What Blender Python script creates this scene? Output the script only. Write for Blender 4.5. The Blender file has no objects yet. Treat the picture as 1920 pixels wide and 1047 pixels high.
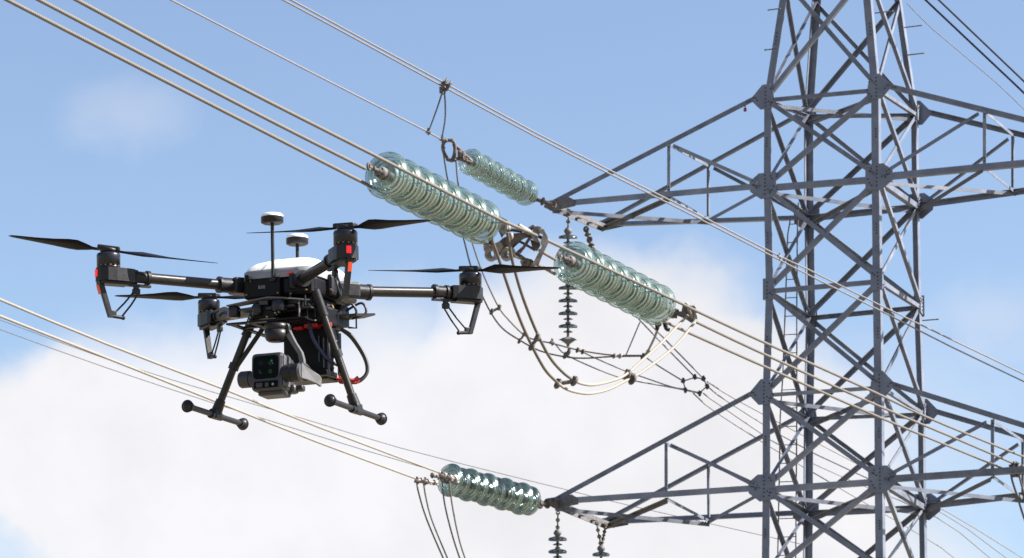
import bpy, bmesh, math, random
from mathutils import Vector as V, Matrix
random.seed(7)
R = math.radians
# ------------------------------------------------------------------ camera
F = 6000.0                      # focal length in pixels of the 1920 wide photograph
PITCH, ROLL, CAMZ = R(13.045), R(1.079), 1.7
_cr, _sr = math.cos(ROLL), math.sin(ROLL)
_r = V((1, 0, 0)); _fw = V((0, math.cos(PITCH), math.sin(PITCH))); _u = V((0, -math.sin(PITCH), math.cos(PITCH)))
CR = _cr * _r + _sr * _u; CU = -_sr * _r + _cr * _u; CF = _fw
CAM = V((0, 0, CAMZ))
sc = bpy.context.scene
col = sc.collection
cd = bpy.data.cameras.new("camera"); cam = bpy.data.objects.new("camera", cd); col.objects.link(cam)
cd.sensor_width = 36; cd.lens = F / 1920 * 36; cd.clip_start = 0.1; cd.clip_end = 6000
m = Matrix.Identity(4)
for i in range(3):
    m[i][0] = CR[i]; m[i][1] = CU[i]; m[i][2] = -CF[i]; m[i][3] = CAM[i]
cam.matrix_world = m
sc.camera = cam
cd.dof.use_dof = True; cd.dof.focus_distance = 8.5; cd.dof.aperture_fstop = 36

def px(x, y, z):
    """point seen at photo pixel x, y at distance z along the view axis"""
    return CAM + z * (CR * ((x - 960) / F) + CF - CU * ((y - 523.5) / F))
def pxdir(x, y):
    d = (CR * ((x - 960) / F) + CF - CU * ((y - 523.5) / F)).normalized()
    return math.degrees(math.atan2(d.x, d.y)), math.degrees(math.asin(d.z))

# ------------------------------------------------------------------ world, sun, exposure
SUN_AZ, SUN_EL = 94.0, 41.0     # azimuth measured from +Y towards +X
sc.view_settings.view_transform = 'Standard'; sc.view_settings.look = 'None'
sc.view_settings.exposure = 1.70; sc.view_settings.gamma = 1.0
sc.render.film_transparent = False
sc.cycles.transparent_max_bounces = 64; sc.cycles.max_bounces = 10
w = bpy.data.worlds.new("World"); sc.world = w; w.use_nodes = True
nt = w.node_tree; nt.nodes.clear()
def N(t, **k):
    n = nt.nodes.new(t)
    for a, b in k.items(): setattr(n, a, b)
    return n
def mth(op, a, b=None, c=None, clamp=False):
    n = N('ShaderNodeMath', operation=op); n.use_clamp = clamp
    for i, v in enumerate((a, b, c)):
        if v is None: continue
        if isinstance(v, (int, float)): n.inputs[i].default_value = v
        else: nt.links.new(v, n.inputs[i])
    return n.outputs[0]
sky = N('ShaderNodeTexSky', sky_type='NISHITA', sun_disc=False)
sky.sun_elevation = R(SUN_EL); sky.sun_rotation = R(SUN_AZ); sky.altitude = 200
sky.air_density = 1.0; sky.dust_density = 1.0; sky.ozone_density = 1.6
tc = N('ShaderNodeTexCoord')
nz = N('ShaderNodeTexNoise'); nz.inputs['Scale'].default_value = 9; nz.inputs['Detail'].default_value = 5; nz.inputs['Roughness'].default_value = 0.55
nt.links.new(tc.outputs['Generated'], nz.inputs['Vector'])
nz2 = N('ShaderNodeTexNoise'); nz2.inputs['Scale'].default_value = 22; nz2.inputs['Detail'].default_value = 8; nz2.inputs['Roughness'].default_value = 0.55
nt.links.new(tc.outputs['Generated'], nz2.inputs['Vector'])
sx = N('ShaderNodeSeparateXYZ'); nt.links.new(tc.outputs['Generated'], sx.inputs[0])
nsep = N('ShaderNodeSeparateColor'); nt.links.new(nz.outputs['Color'], nsep.inputs[0])
az = mth('MULTIPLY', mth('ARCTAN2', sx.outputs[0], sx.outputs[1]), 57.2958)
el = mth('MULTIPLY', mth('ARCSINE', sx.outputs[2]), 57.2958)
az = mth('ADD', az, mth('MULTIPLY', mth('SUBTRACT', nsep.outputs[0], 0.5), 5.0))
el = mth('ADD', el, mth('MULTIPLY', mth('SUBTRACT', nsep.outputs[1], 0.5), 3.4))
el = mth('ADD', el, mth('MULTIPLY', mth('SUBTRACT', nz2.outputs['Fac'], 0.5), 1.5))
# cumulus banks: centre and half size in photo pixels turned into sky directions, density
CLOUDS = [(600, 850, 660, 340, 1.5), (1180, 705, 425, 320, 1.7), (1380, 880, 420, 300, 1.3), (210, 850, 320, 190, 1.1),
          (225, 262, 190, 100, .44), (130, 1040, 330, 170, .62), (1740, 800, 340, 280, .5), (1860, 560, 170, 90, .35), (1330, 1080, 800, 230, .9),
          (840, 1080, 640, 260, .9)]
tot = None
for cx, cy, rx, ry, dn in CLOUDS:
    a0, e0 = pxdir(cx, cy); ra, re = rx / F * 57.3, ry / F * 57.3
    da = mth('DIVIDE', mth('SUBTRACT', az, a0), ra); de = mth('DIVIDE', mth('SUBTRACT', el, e0), re)
    d2 = mth('ADD', mth('MULTIPLY', da, da), mth('MULTIPLY', de, de))
    g = mth('MULTIPLY', mth('SUBTRACT', 1.0, d2, clamp=True), dn)
    tot = g if tot is None else mth('ADD', tot, g)
mr = N('ShaderNodeMapRange', interpolation_type='SMOOTHERSTEP'); nt.links.new(tot, mr.inputs[0])
mr.inputs[1].default_value = 0.0; mr.inputs[2].default_value = 1.25; mr.inputs[3].default_value = 0.05; mr.inputs[4].default_value = 0.985
# broken cloud over the rest of the sky (outside the photographed part)
nz3 = N('ShaderNodeTexNoise'); nz3.inputs['Scale'].default_value = 2.2; nz3.inputs['Detail'].default_value = 6
nt.links.new(tc.outputs['Generated'], nz3.inputs['Vector'])
far_az = mth('GREATER_THAN', mth('ABSOLUTE', az), 16.0)
mr2 = N('ShaderNodeMapRange', interpolation_type='SMOOTHSTEP'); nt.links.new(nz3.outputs['Fac'], mr2.inputs[0])
mr2.inputs[1].default_value = 0.5; mr2.inputs[2].default_value = 0.68; mr2.inputs[3].default_value = 0; mr2.inputs[4].default_value = 0.7
fac = mth('MAXIMUM', mr.outputs[0], mth('MULTIPLY', mr2.outputs[0], far_az))
cb = N('ShaderNodeMapRange'); nt.links.new(nz2.outputs['Fac'], cb.inputs[0])
cb.inputs[1].default_value = 0.35; cb.inputs[2].default_value = 0.65; cb.inputs[3].default_value = 0.93; cb.inputs[4].default_value = 1.03
bw = mth('MULTIPLY', cb.outputs[0], 1.0)
ccol = N('ShaderNodeVectorMath', operation='SCALE'); ccol.inputs[0].default_value = (5.22, 5.18, 5.34); nt.links.new(bw, ccol.inputs['Scale'])
skym = N('ShaderNodeVectorMath', operation='MULTIPLY'); skym.inputs[1].default_value = (1.0, 1.01, 1.05); nt.links.new(sky.outputs[0], skym.inputs[0])
mix = N('ShaderNodeMix', data_type='RGBA'); nt.links.new(fac, mix.inputs[0])
nt.links.new(skym.outputs[0], mix.inputs[6]); nt.links.new(ccol.outputs[0], mix.inputs[7])
bg = N('ShaderNodeBackground'); bg.inputs[1].default_value = 0.055
nt.links.new(mix.outputs[2], bg.inputs[0])
ow = N('ShaderNodeOutputWorld'); nt.links.new(bg.outputs[0], ow.inputs[0])

ld = bpy.data.lights.new("sun", 'SUN'); ld.energy = 5.0; ld.angle = R(0.53); ld.color = (1.0, 0.95, 0.88)
sun = bpy.data.objects.new("sun", ld); col.objects.link(sun)
sdir = V((math.sin(R(SUN_AZ)) * math.cos(R(SUN_EL)), math.cos(R(SUN_AZ)) * math.cos(R(SUN_EL)), math.sin(R(SUN_EL))))
sun.rotation_euler = sdir.to_track_quat('Z', 'Y').to_euler(); sun.location = (20, 10, 40)

# ------------------------------------------------------------------ materials
def mat(name, c, rough=.5, metal=0., var=.12, nscale=12., bump=0., c2=None, trans=0., ior=1.45, emit=None, coat=0., thin=0.):
    M = bpy.data.materials.new(name); M.use_nodes = True; t = M.node_tree
    b = t.nodes['Principled BSDF']
    b.inputs['Roughness'].default_value = rough; b.inputs['Metallic'].default_value = metal
    b.inputs['Transmission Weight'].default_value = trans; b.inputs['IOR'].default_value = ior
    if coat: b.inputs['Coat Weight'].default_value = coat
    co = t.nodes.new('ShaderNodeTexCoord')
    nz = t.nodes.new('ShaderNodeTexNoise'); nz.inputs['Scale'].default_value = nscale; nz.inputs['Detail'].default_value = 6; nz.inputs['Roughness'].default_value = .6
    t.links.new(co.outputs['Object'], nz.inputs['Vector'])
    rp = t.nodes.new('ShaderNodeValToRGB'); e = rp.color_ramp.elements
    e[0].position = .32; e[1].position = .68
    a = [max(0, x * (1 - var)) for x in c]; d = [min(1, x * (1 + var)) for x in (c2 or c)]
    e[0].color = (*a, 1); e[1].color = (*d, 1)
    t.links.new(nz.outputs['Fac'], rp.inputs[0]); t.links.new(rp.outputs[0], b.inputs['Base Color'])
    r2 = t.nodes.new('ShaderNodeMapRange'); r2.inputs[3].default_value = max(0.02, rough - .1); r2.inputs[4].default_value = min(1, rough + .12)
    t.links.new(nz.outputs['Fac'], r2.inputs[0]); t.links.new(r2.outputs[0], b.inputs['Roughness'])
    if bump:
        bn = t.nodes.new('ShaderNodeBump'); bn.inputs['Strength'].default_value = bump; bn.inputs['Distance'].default_value = .01
        t.links.new(nz.outputs['Fac'], bn.inputs['Height']); t.links.new(bn.outputs[0], b.inputs['Normal'])
    if emit:
        b.inputs['Emission Color'].default_value = (*emit[0], 1); b.inputs['Emission Strength'].default_value = emit[1]
    return M
def weave(M, sx, sy, lo=.6, bs=.9, bd=.006):
    """woven carbon or twisted strands drawn from the tube's UV map"""
    t = M.node_tree; b = t.nodes['Principled BSDF']
    uv = t.nodes.new('ShaderNodeUVMap'); uv.uv_map = 'uv'
    mp = t.nodes.new('ShaderNodeMapping'); mp.inputs['Scale'].default_value = (sx, sy, 1); t.links.new(uv.outputs[0], mp.inputs[0])
    wv = t.nodes.new('ShaderNodeTexWave'); wv.wave_type = 'BANDS'; wv.bands_direction = 'DIAGONAL'; wv.inputs['Scale'].default_value = 1
    t.links.new(mp.outputs[0], wv.inputs[0])
    bn = t.nodes.new('ShaderNodeBump'); bn.inputs['Strength'].default_value = bs; bn.inputs['Distance'].default_value = bd
    t.links.new(wv.outputs['Fac'], bn.inputs['Height']); t.links.new(bn.outputs[0], b.inputs['Normal'])
    src = b.inputs['Base Color'].links[0].from_socket
    mx = t.nodes.new('ShaderNodeMix'); mx.data_type = 'RGBA'; mx.blend_type = 'MULTIPLY'; mx.inputs[0].default_value = 1
    r = t.nodes.new('ShaderNodeMapRange'); r.inputs[3].default_value = lo; r.inputs[4].default_value = 1.05; t.links.new(wv.outputs['Fac'], r.inputs[0])
    t.links.new(src, mx.inputs[6]); t.links.new(r.outputs[0], mx.inputs[7]); t.links.new(mx.outputs[2], b.inputs['Base Color'])
    return M
STEELS = [mat('galvanised_steel', (.098, .114, .156), .5, .1, .1, 4., .1, (.128, .145, .19)),
          mat('galvanised_steel_dull', (.084, .097, .132), .6, .1, .16, 5., .1, (.12, .134, .17)),
          mat('galvanised_steel_bright', (.122, .138, .182), .42, .15, .14, 3., .1, (.165, .178, .212))]
STEEL = STEELS[0]
STEELW = mat('weathered_steel', (.08, .078, .082), .7, .1, .12, 9., .2, (.115, .112, .118))
BOLT = mat('dark_bolt', (.04, .038, .042), .6, .4)
RUST = mat('rusty_iron', (.04, .034, .032), .7, .1, .4, 14., .5, (.1, .085, .077))
CAST = mat('weathered_cast_zinc', (.145, .135, .127), .55, .2, .3, 14., .4, (.25, .235, .22))
ALU = weave(mat('aged_aluminium_strand', (.135, .121, .108), .65, .1, .08, 8.), 22.0, 1.0, .62, .6)
ALUP = mat('pale_aluminium_cable', (.2, .182, .158), .7, .0, .05)
ALUF = mat('far_aluminium_cable', (.165, .155, .16), .8, .0, .05)
DARKW = mat('dark_cable', (.018, .018, .03), .8)
JUMP = mat('tarnished_cable', (.088, .076, .066), .6, .1, .12)
def clear_glass(name, tint, body, k):
    """thick moulded glass: tinted see-through shell, mirror like at grazing angles, a little cloudy"""
    M = bpy.data.materials.new(name); M.use_nodes = True; t = M.node_tree; t.nodes.clear()
    nn = t.nodes.new; L = t.links.new
    co = nn('ShaderNodeTexCoord'); nz = nn('ShaderNodeTexNoise'); nz.inputs['Scale'].default_value = 14; L(co.outputs['Object'], nz.inputs[0])
    lw = nn('ShaderNodeLayerWeight'); lw.inputs[0].default_value = .38
    cr = nn('ShaderNodeMix'); cr.data_type = 'RGBA'; cr.inputs[6].default_value = (*[x ** .55 for x in tint], 1); cr.inputs[7].default_value = (*[x ** 2.3 for x in tint], 1)
    L(lw.outputs['Facing'], cr.inputs[0])
    tr = nn('ShaderNodeBsdfTransparent'); L(cr.outputs[2], tr.inputs[0])
    df = nn('ShaderNodeBsdfDiffuse'); dt = nn('ShaderNodeBsdfTranslucent'); a = nn('ShaderNodeMixShader'); a.inputs[0].default_value = .5
    rp = nn('ShaderNodeMix'); rp.data_type = 'RGBA'; rp.inputs[6].default_value = (*[x * .8 for x in body], 1); rp.inputs[7].default_value = (*body, 1); L(nz.outputs['Fac'], rp.inputs[0])
    L(rp.outputs[2], df.inputs[0]); L(rp.outputs[2], dt.inputs[0]); L(df.outputs[0], a.inputs[1]); L(dt.outputs[0], a.inputs[2])
    b = nn('ShaderNodeMixShader'); mr = nn('ShaderNodeMapRange'); mr.inputs[1].default_value = .3; mr.inputs[2].default_value = .95; mr.inputs[3].default_value = k; mr.inputs[4].default_value = min(1, k + .25); L(lw.outputs['Facing'], mr.inputs[0])
    L(mr.outputs[0], b.inputs[0]); L(tr.outputs[0], b.inputs[1]); L(a.outputs[0], b.inputs[2])
    gl = nn('ShaderNodeBsdfGlossy'); gl.inputs['Roughness'].default_value = .24; gl.inputs[0].default_value = (.85, .9, .89, 1)
    fr = nn('ShaderNodeFresnel'); fr.inputs[0].default_value = 1.6
    c = nn('ShaderNodeMixShader'); L(fr.outputs[0], c.inputs[0]); L(b.outputs[0], c.inputs[1]); L(gl.outputs[0], c.inputs[2])
    o = nn('ShaderNodeOutputMaterial'); L(c.outputs[0], o.inputs[0]); return M
GLASS = clear_glass('green_glass', (.83, .895, .872), (.2, .3, .275), .25)
GLASSD = clear_glass('dark_green_glass', (.6, .64, .64), (.085, .092, .092), .3)
CARBON = weave(mat('carbon_tube', (.014, .013, .0125), .34, .0, .2, 40.), 260.0, 9.0, .6, .25, .0006)
CARBON.node_tree.nodes['Principled BSDF'].inputs['Specular IOR Level'].default_value = .4
BLK = mat('black_plastic', (.0045, .0045, .006), .42, 0, .25, 60., .05)
BLK2 = mat('dark_grey_plastic', (.0105, .0105, .0135), .42, 0, .2, 60., .05)
MOT = mat('anodised_motor', (.012, .014, .022), .28, .3, .2)
GREYP = mat('grey_gimbal_alloy', (.085, .085, .09), .45, .1, .12, 60.)
GREYD = mat('dark_gimbal_alloy', (.026, .026, .032), .42, .1, .15, 60.)
BLK.node_tree.nodes['Principled BSDF'].inputs['Specular IOR Level'].default_value = .16
BLK2.node_tree.nodes['Principled BSDF'].inputs['Specular IOR Level'].default_value = .3
WHITE = mat('white_shell', (.72, .715, .7), .35, 0, .07, 25.)
SHELLG = mat('grey_shell_trim', (.2, .2, .215), .4, 0, .05)
LENSB = mat('black_lens_glass', (.003, .004, .004), .12, 0, .1, 20., 0, None, 0, 1.12)
LENSD = mat('dark_lens_glass', (.003, .007, .005), .12, 0, .2, 20., 0, None, 0, 1.18)
LENSG = mat('green_lens_glint', (.006, .05, .012), .15, 0, .6, 90., 0, (.02, .12, .035), 0, 1.3)  # colour of the painted green glints on the lenses
REDL = mat('red_lamp', (.5, .01, .012), .3, 0, .05, 20, 0, None, 0, 1.45, ((1, .02, .03), .17))
ORNG = mat('orange_marker', (.6, .06, .015), .4, 0, .05)
REDP = mat('red_plastic', (.3, .01, .01), .35, 0, .15, 50)
WIREB = mat('black_rubber_cable', (.02, .02, .022), .5)
WIRER = mat('red_rubber_cable', (.25, .015, .015), .45)
BRASS = mat('brass', (.2, .13, .06), .45, .5)
SILV = mat('bare_metal', (.22, .21, .2), .4, .5)
GROUND = mat('dry_grass', (.15, .125, .09), .95, 0, .3, .4, .3, (.22, .185, .13))

# ------------------------------------------------------------------ mesh building
class MB:
    def __init__(s): s.v = []; s.f = []; s.sm = []; s.mi = []; s.uv = {}; s.cur = 0
    def add(s, vs, fs, smooth=False, uvs=None):
        o = len(s.v); s.v += [V(x) for x in vs]
        for k, f in enumerate(fs):
            s.f.append([i + o for i in f]); s.sm.append(smooth); s.mi.append(s.cur)
            if uvs: s.uv[len(s.f) - 1] = uvs[k]
        return s
    def hexa(s, p):      # 8 points, bottom 4 then top 4
        return s.add(p, [(0, 3, 2, 1), (4, 5, 6, 7), (0, 1, 5, 4), (1, 2, 6, 5), (2, 3, 7, 6), (3, 0, 4, 7)])
    def bar(s, p0, p1, d1, d2):   # box beam: section spanned by d1, d2 from the p line
        p0, p1, d1, d2 = V(p0), V(p1), V(d1), V(d2)
        if (p1 - p0).dot(d1.cross(d2)) < 0: d1, d2 = d2, d1
        return s.hexa([p0, p0 + d1, p0 + d1 + d2, p0 + d2, p1, p1 + d1, p1 + d1 + d2, p1 + d2])
    def box(s, c, sz, rot=None, bev=0., seg=2, smooth=False):
        bm = bmesh.new(); bmesh.ops.create_cube(bm, size=1)
        for v in bm.verts: v.co = V((v.co.x * sz[0], v.co.y * sz[1], v.co.z * sz[2]))
        if bev: bmesh.ops.bevel(bm, geom=bm.edges[:], offset=bev, segments=seg, affect='EDGES', profile=.5)
        bm.verts.index_update()
        q = rot.to_3x3() if rot else Matrix.Identity(3)
        vs = [q @ v.co + V(c) for v in bm.verts]; fs = [[v.index for v in f.verts] for f in bm.faces]
        bm.free(); return s.add(vs, fs, smooth)
    def ell(s, p0, p1, d1, d2, wd, t):
        """angle iron: corner line p0-p1, flanges along unit d1 and d2"""
        p0, p1 = V(p0), V(p1); ax = (p1 - p0).normalized()
        d1 = V(d1); d1 = (d1 - ax * d1.dot(ax)).normalized()
        d2 = V(d2); d2 = (d2 - ax * d2.dot(ax)); d2 = (d2 - d1 * d2.dot(d1)).normalized()
        prof = [(0, 0), (wd, 0), (wd, t), (t, t), (t, wd), (0, wd)]
        a = [p0 + d1 * x + d2 * y for x, y in prof]; b = [p1 + d1 * x + d2 * y for x, y in prof]
        fl = ax.dot(d1.cross(d2)) > 0
        fs = [(i, (i + 1) % 6, (i + 1) % 6 + 6, i + 6) for i in range(6)] + [(3, 2, 1, 0), (5, 4, 3, 0), (6, 7, 8, 9), (6, 9, 10, 11)]
        if not fl: fs = [f[::-1] for f in fs]
        return s.add(a + b, fs)
    def tube(s, pts, r, n=10, caps=True, r_end=None):
        pts = [V(p) for p in pts]; L = 0; rings = []; t0 = (pts[1] - pts[0]).normalized()
        up = t0.orthogonal().normalized(); vs = []; us = []
        for i, p in enumerate(pts):
            t = ((pts[min(i + 1, len(pts) - 1)] - pts[max(i - 1, 0)])).normalized()
            up = (up - t * up.dot(t)).normalized(); sd = t.cross(up)
            if i: L += (p - pts[i - 1]).length
            rr = r if r_end is None else r + (r_end - r) * i / (len(pts) - 1)
            us.append(L)
            for k in range(n):
                a = 2 * math.pi * k / n; vs.append(p + (up * math.cos(a) + sd * math.sin(a)) * rr)
        fs = []; uv = []
        for i in range(len(pts) - 1):
            for k in range(n):
                k2 = (k + 1) % n
                fs.append((i * n + k, i * n + k2, (i + 1) * n + k2, (i + 1) * n + k))
                uv.append([(us[i], k / n), (us[i], (k + 1) / n), (us[i + 1], (k + 1) / n), (us[i + 1], k / n)])
        s.add(vs, fs, True, uv)
        if caps:
            e = (len(pts) - 1) * n
            s.add([vs[k] for k in range(n)], [list(range(n))[::-1]]); s.add([vs[e + k] for k in range(n)], [list(range(n))])
        return s
    def cyl(s, p0, p1, r0, r1=None, n=16):
        return s.tube([p0, p1], r0, n, True, r1 if r1 is not None else None)
    def lathe(s, prof, org=(0, 0, 0), axis=(0, 0, 1), n=28, closed=False, smooth=True):
        """prof: (t along the axis, radius)"""
        org = V(org); ax = V(axis).normalized(); u = ax.orthogonal().normalized(); w_ = ax.cross(u)
        vs = []
        for t, r in prof:
            for k in range(n):
                a = 2 * math.pi * k / n; vs.append(org + ax * t + (u * math.cos(a) + w_ * math.sin(a)) * r)
        m_ = len(prof); fs = []
        for i in range(m_ if closed else m_ - 1):
            j = (i + 1) % m_
            for k in range(n):
                k2 = (k + 1) % n; fs.append((i * n + k, i * n + k2, j * n + k2, j * n + k))
        s.add(vs, fs, smooth)
        if not closed:
            s.add([vs[k] for k in range(n)], [list(range(n))[::-1]]); s.add([vs[(m_ - 1) * n + k] for k in range(n)], [list(range(n))])
        return s
    def ball(s, c, r, n=14, sq=(1, 1, 1)):
        c = V(c); pr = [(-math.cos(math.pi * i / 8), math.sin(math.pi * i / 8)) for i in range(9)]
        vs = []
        for t, q in pr:
            q = max(q, .01)
            for k in range(n):
                a = 2 * math.pi * k / n; vs.append(c + V((math.cos(a) * q * r * sq[0], math.sin(a) * q * r * sq[1], t * r * sq[2])))
        fs = [(i * n + k, i * n + (k + 1) % n, (i + 1) * n + (k + 1) % n, (i + 1) * n + k) for i in range(8) for k in range(n)]
        return s.add(vs, fs, True)
    def torus(s, c, nrm, R0, r, n=24, k=8, sx_=1.):
        c = V(c); nrm = V(nrm).normalized(); u = nrm.orthogonal().normalized(); w_ = nrm.cross(u); vs = []
        for i in range(n):
            a = 2 * math.pi * i / n; d = u * math.cos(a) * sx_ + w_ * math.sin(a)
            for j in range(k):
                b = 2 * math.pi * j / k; vs.append(c + d * R0 + (d.normalized() * math.cos(b) + nrm * math.sin(b)) * r)
        fs = [(i * k + j, ((i + 1) % n) * k + j, ((i + 1) % n) * k + (j + 1) % k, i * k + (j + 1) % k) for i in range(n) for j in range(k)]
        return s.add(vs, fs, True)
    def prism(s, outline, th):
        """outline: 3D points of a planar polygon, th: thickness vector"""
        n = len(outline); a = [V(p) for p in outline]; b = [p + V(th) for p in a]
        nn = V((0, 0, 0))
        for i in range(n): nn += a[i].cross(a[(i + 1) % n])
        fs = [list(range(n)), [n + i for i in range(n)][::-1]] + [(i, i + n, (i + 1) % n + n, (i + 1) % n) for i in range(n)]
        if nn.dot(V(th)) > 0: fs = [f[::-1] for f in fs]
        return s.add(a + b, fs)

def obj(name, mb, mats, parent=None, world=False, **props):
    me = bpy.data.meshes.new(name)
    vs = mb.v
    if world and parent is not None:
        q = wm(parent).inverted(); vs = [q @ v for v in vs]
    me.from_pydata([tuple(v) for v in vs], [], mb.f)
    for m_ in (mats if isinstance(mats, (list, tuple)) else [mats]): me.materials.append(m_)
    me.polygons.foreach_set('use_smooth', mb.sm); me.polygons.foreach_set('material_index', mb.mi)
    if mb.uv:
        ul = me.uv_layers.new(name='uv')
        for fi, uvs in mb.uv.items():
            for li, c in zip(me.polygons[fi].loop_indices, uvs): ul.data[li].uv = c
    me.update()
    o = bpy.data.objects.new(name, me); col.objects.link(o)
    if parent is not None: o.parent = parent
    for k, v in props.items(): o[k] = v
    return o
def wm(o): return (wm(o.parent) @ o.matrix_basis) if o.parent else o.matrix_basis.copy()
def thing(name, label, cat, M=None, group=None, loc=None):
    o = bpy.data.objects.new(name, None); col.objects.link(o); o.empty_display_size = .1
    if M is not None: o.matrix_basis = M
    if loc is not None: o.location = loc; o.matrix_basis = Matrix.Translation(loc)
    o['label'] = label; o['category'] = cat
    if group: o['group'] = group
    return o
def tagged(name, mb, mats, label, cat, group=None):
    """a thing made of one mesh, with its origin on it"""
    c = sum(mb.v, V((0, 0, 0))) / len(mb.v)
    mb.v = [v - c for v in mb.v]
    o = obj(name, mb, mats); o.location = c; o.matrix_basis = Matrix.Translation(c)
    o['label'] = label; o['category'] = cat
    if group: o['group'] = group
    return o
def frame(org, zax, up=(0, 0, 1)):
    z = V(zax).normalized(); x = V(up).cross(z).normalized(); y = z.cross(x)
    M = Matrix.Identity(4)
    for i in range(3): M[i][0] = x[i]; M[i][1] = y[i]; M[i][2] = z[i]; M[i][3] = org[i]
    return M
def spline(P, sub=8):
    P = [V(p) for p in P]; out = []
    for i in range(len(P) - 1):
        p0 = P[i - 1] if i else P[0] * 2 - P[1]; p1, p2 = P[i], P[i + 1]
        p3 = P[i + 2] if i + 2 < len(P) else P[-1] * 2 - P[-2]
        for k in range(sub):
            t = k / sub
            out.append(.5 * ((2 * p1) + (p2 - p0) * t + (2 * p0 - 5 * p1 + 4 * p2 - p3) * t * t + (3 * p1 - p0 - 3 * p2 + p3) * t ** 3))
    out.append(P[-1]); return out

# ------------------------------------------------------------------ ground
g = MB(); n = 40; S = 3000.
def gh(x, y):
    return 0.0 if math.hypot(x, y) < 150 else 6 * math.sin(x * .004) * math.cos(y * .003) - 6
gv = [V((-S + 2 * S * i / n, -S + 2 * S * j / n, 0)) for j in range(n + 1) for i in range(n + 1)]
for v in gv:
    v.z = gh(v.x, v.y) if math.hypot(v.x, v.y) > 200 else 0
g.add(gv, [(j * (n + 1) + i, j * (n + 1) + i + 1, (j + 1) * (n + 1) + i + 1, (j + 1) * (n + 1) + i) for j in range(n) for i in range(n)], True)
o = obj('ground', g, GROUND); o['kind'] = 'structure'

# ------------------------------------------------------------------ tower
TX, TY, YAW = 5.45341, 51.3421, R(25.797)
EX = V((math.cos(YAW), -math.sin(YAW), 0)); EY = V((math.sin(YAW), math.cos(YAW), 0)); UPZ = V((0, 0, 1))
def tdepth(u, v, zz):      # view distance of the tower point u, v metres from the axis at height zz over the camera
    return (V((TX, TY, zz)) + EX * u + EY * v).dot(CF)
SG = dict(A=(-1, -1), C=(1, -1), B=(-1, 1), D=(1, 1))
LV = {
 't1': (16.85, .9, dict(A=(1468, -40), C=(1627, -58), B=(1527, 4), D=(1691, 2))),
 'u1': (14.996, .99, dict(A=(1433, 185), C=(1647, 165), B=(1512, 216), D=(1722, 214))),
 'l1': (13.419, 1.0, dict(A=(1432, 349), C=(1648, 332), B=(1513, 408), D=(1724, 386))),
 'm':  (11.680, 1.01, dict(A=(1436, 543), C=(1650, 524), B=(1516, 595), D=(1728, 574))),
 'u2': (9.932, 1.02, dict(A=(1430, 738), C=(1653, 723), B=(1512, 783), D=(1735, 774))),
 'l2': (8.376, 1.03, dict(A=(1430, 915), C=(1654, 899), B=(1511, 961), D=(1737, 950))),
 'd1': (6.95, 1.04, dict(A=(1428, 1085), C=(1656, 1068), B=(1510, 1135), D=(1740, 1124)))}
ND = {}
for k, (zz, hw, t) in LV.items():
    for L, (a, b) in SG.items(): ND[k, L] = px(*t[L], tdepth(a * hw, b * hw, zz))
AX = V((TX, TY, 0))
for k, zz, hw in (('t3', 21.3, .32), ('t2', 18.7, .68), ('g1', 4.3, 1.45), ('g2', 1.6, 1.95), ('g3', -1.7, 2.5)):
    for L, (a, b) in SG.items():
        ND[k, L] = V((TX, TY, zz + CAMZ)) + EX * a * hw + EY * b * hw
tower = thing('transmission_tower', 'tall grey galvanised steel lattice power pylon with two tiers of crossarms', 'pylon', loc=(TX, TY, 0))
ORD = ['t3', 't2', 't1', 'u1', 'l1', 'm', 'u2', 'l2', 'd1', 'g1', 'g2', 'g3']
LW, LT = .125, .014
for L, (a, b) in SG.items():
    mb = MB()
    for i in range(len(ORD) - 1):
        mb.ell(ND[ORD[i], L], ND[ORD[i + 1], L], EX * -a, EY * -b, LW, LT)
    # splice bolts and step bolts
    mb.cur = 1
    for i in range(2, 8):
        p, q = ND[ORD[i], L], ND[ORD[i + 1], L]
        for f_ in (.46, .49, .52, .55):
            c = p.lerp(q, f_) + EX * -a * .05
            mb.cyl(c, c + EY * b * .014, .011, None, 6)
    obj('leg', mb, [STEEL, BOLT], tower, True)
FACES = [('A', 'C', -EY, EX), ('C', 'D', EX, EY), ('B', 'D', EY, EX), ('A', 'B', -EX, EY)]
def brace(name, p, q, nrm, wd, off, parent, m_=STEEL, flip=1, trim=0.):
    ax = (q - p).normalized(); d1 = nrm.cross(ax).normalized() * flip
    p = p + ax * trim; q = q - ax * trim
    mb = MB(); mb.ell(p + nrm * off - d1 * wd * .5, q + nrm * off - d1 * wd * .5, d1, -nrm, wd, .009)
    # bolts near the ends
    mb.cur = 1
    for e, s_ in ((p, 1), (q, -1)):
        for t in (.06, .11):
            c = e + ax * s_ * t + nrm * off
            mb.cyl(c - nrm * .001, c + nrm * .015, .012, None, 6)
    return obj(name, mb, [random.choice(STEELS) if m_ is STEEL else m_, BOLT], parent, True)
for i in range(len(ORD) - 1):
    a0, b0 = ORD[i], ORD[i + 1]
    if a0 == 't3' : continue
    for fi, (P, Q, nr, al) in enumerate(FACES):
        wd = .075 if fi in (0, 2) else .065
        brace('diagonal_brace', ND[a0, P], ND[b0, Q], nr, wd, .024, tower, trim=.05)
        brace('diagonal_brace', ND[a0, Q], ND[b0, P], nr, wd, -.016, tower, trim=.05, flip=-1)
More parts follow.
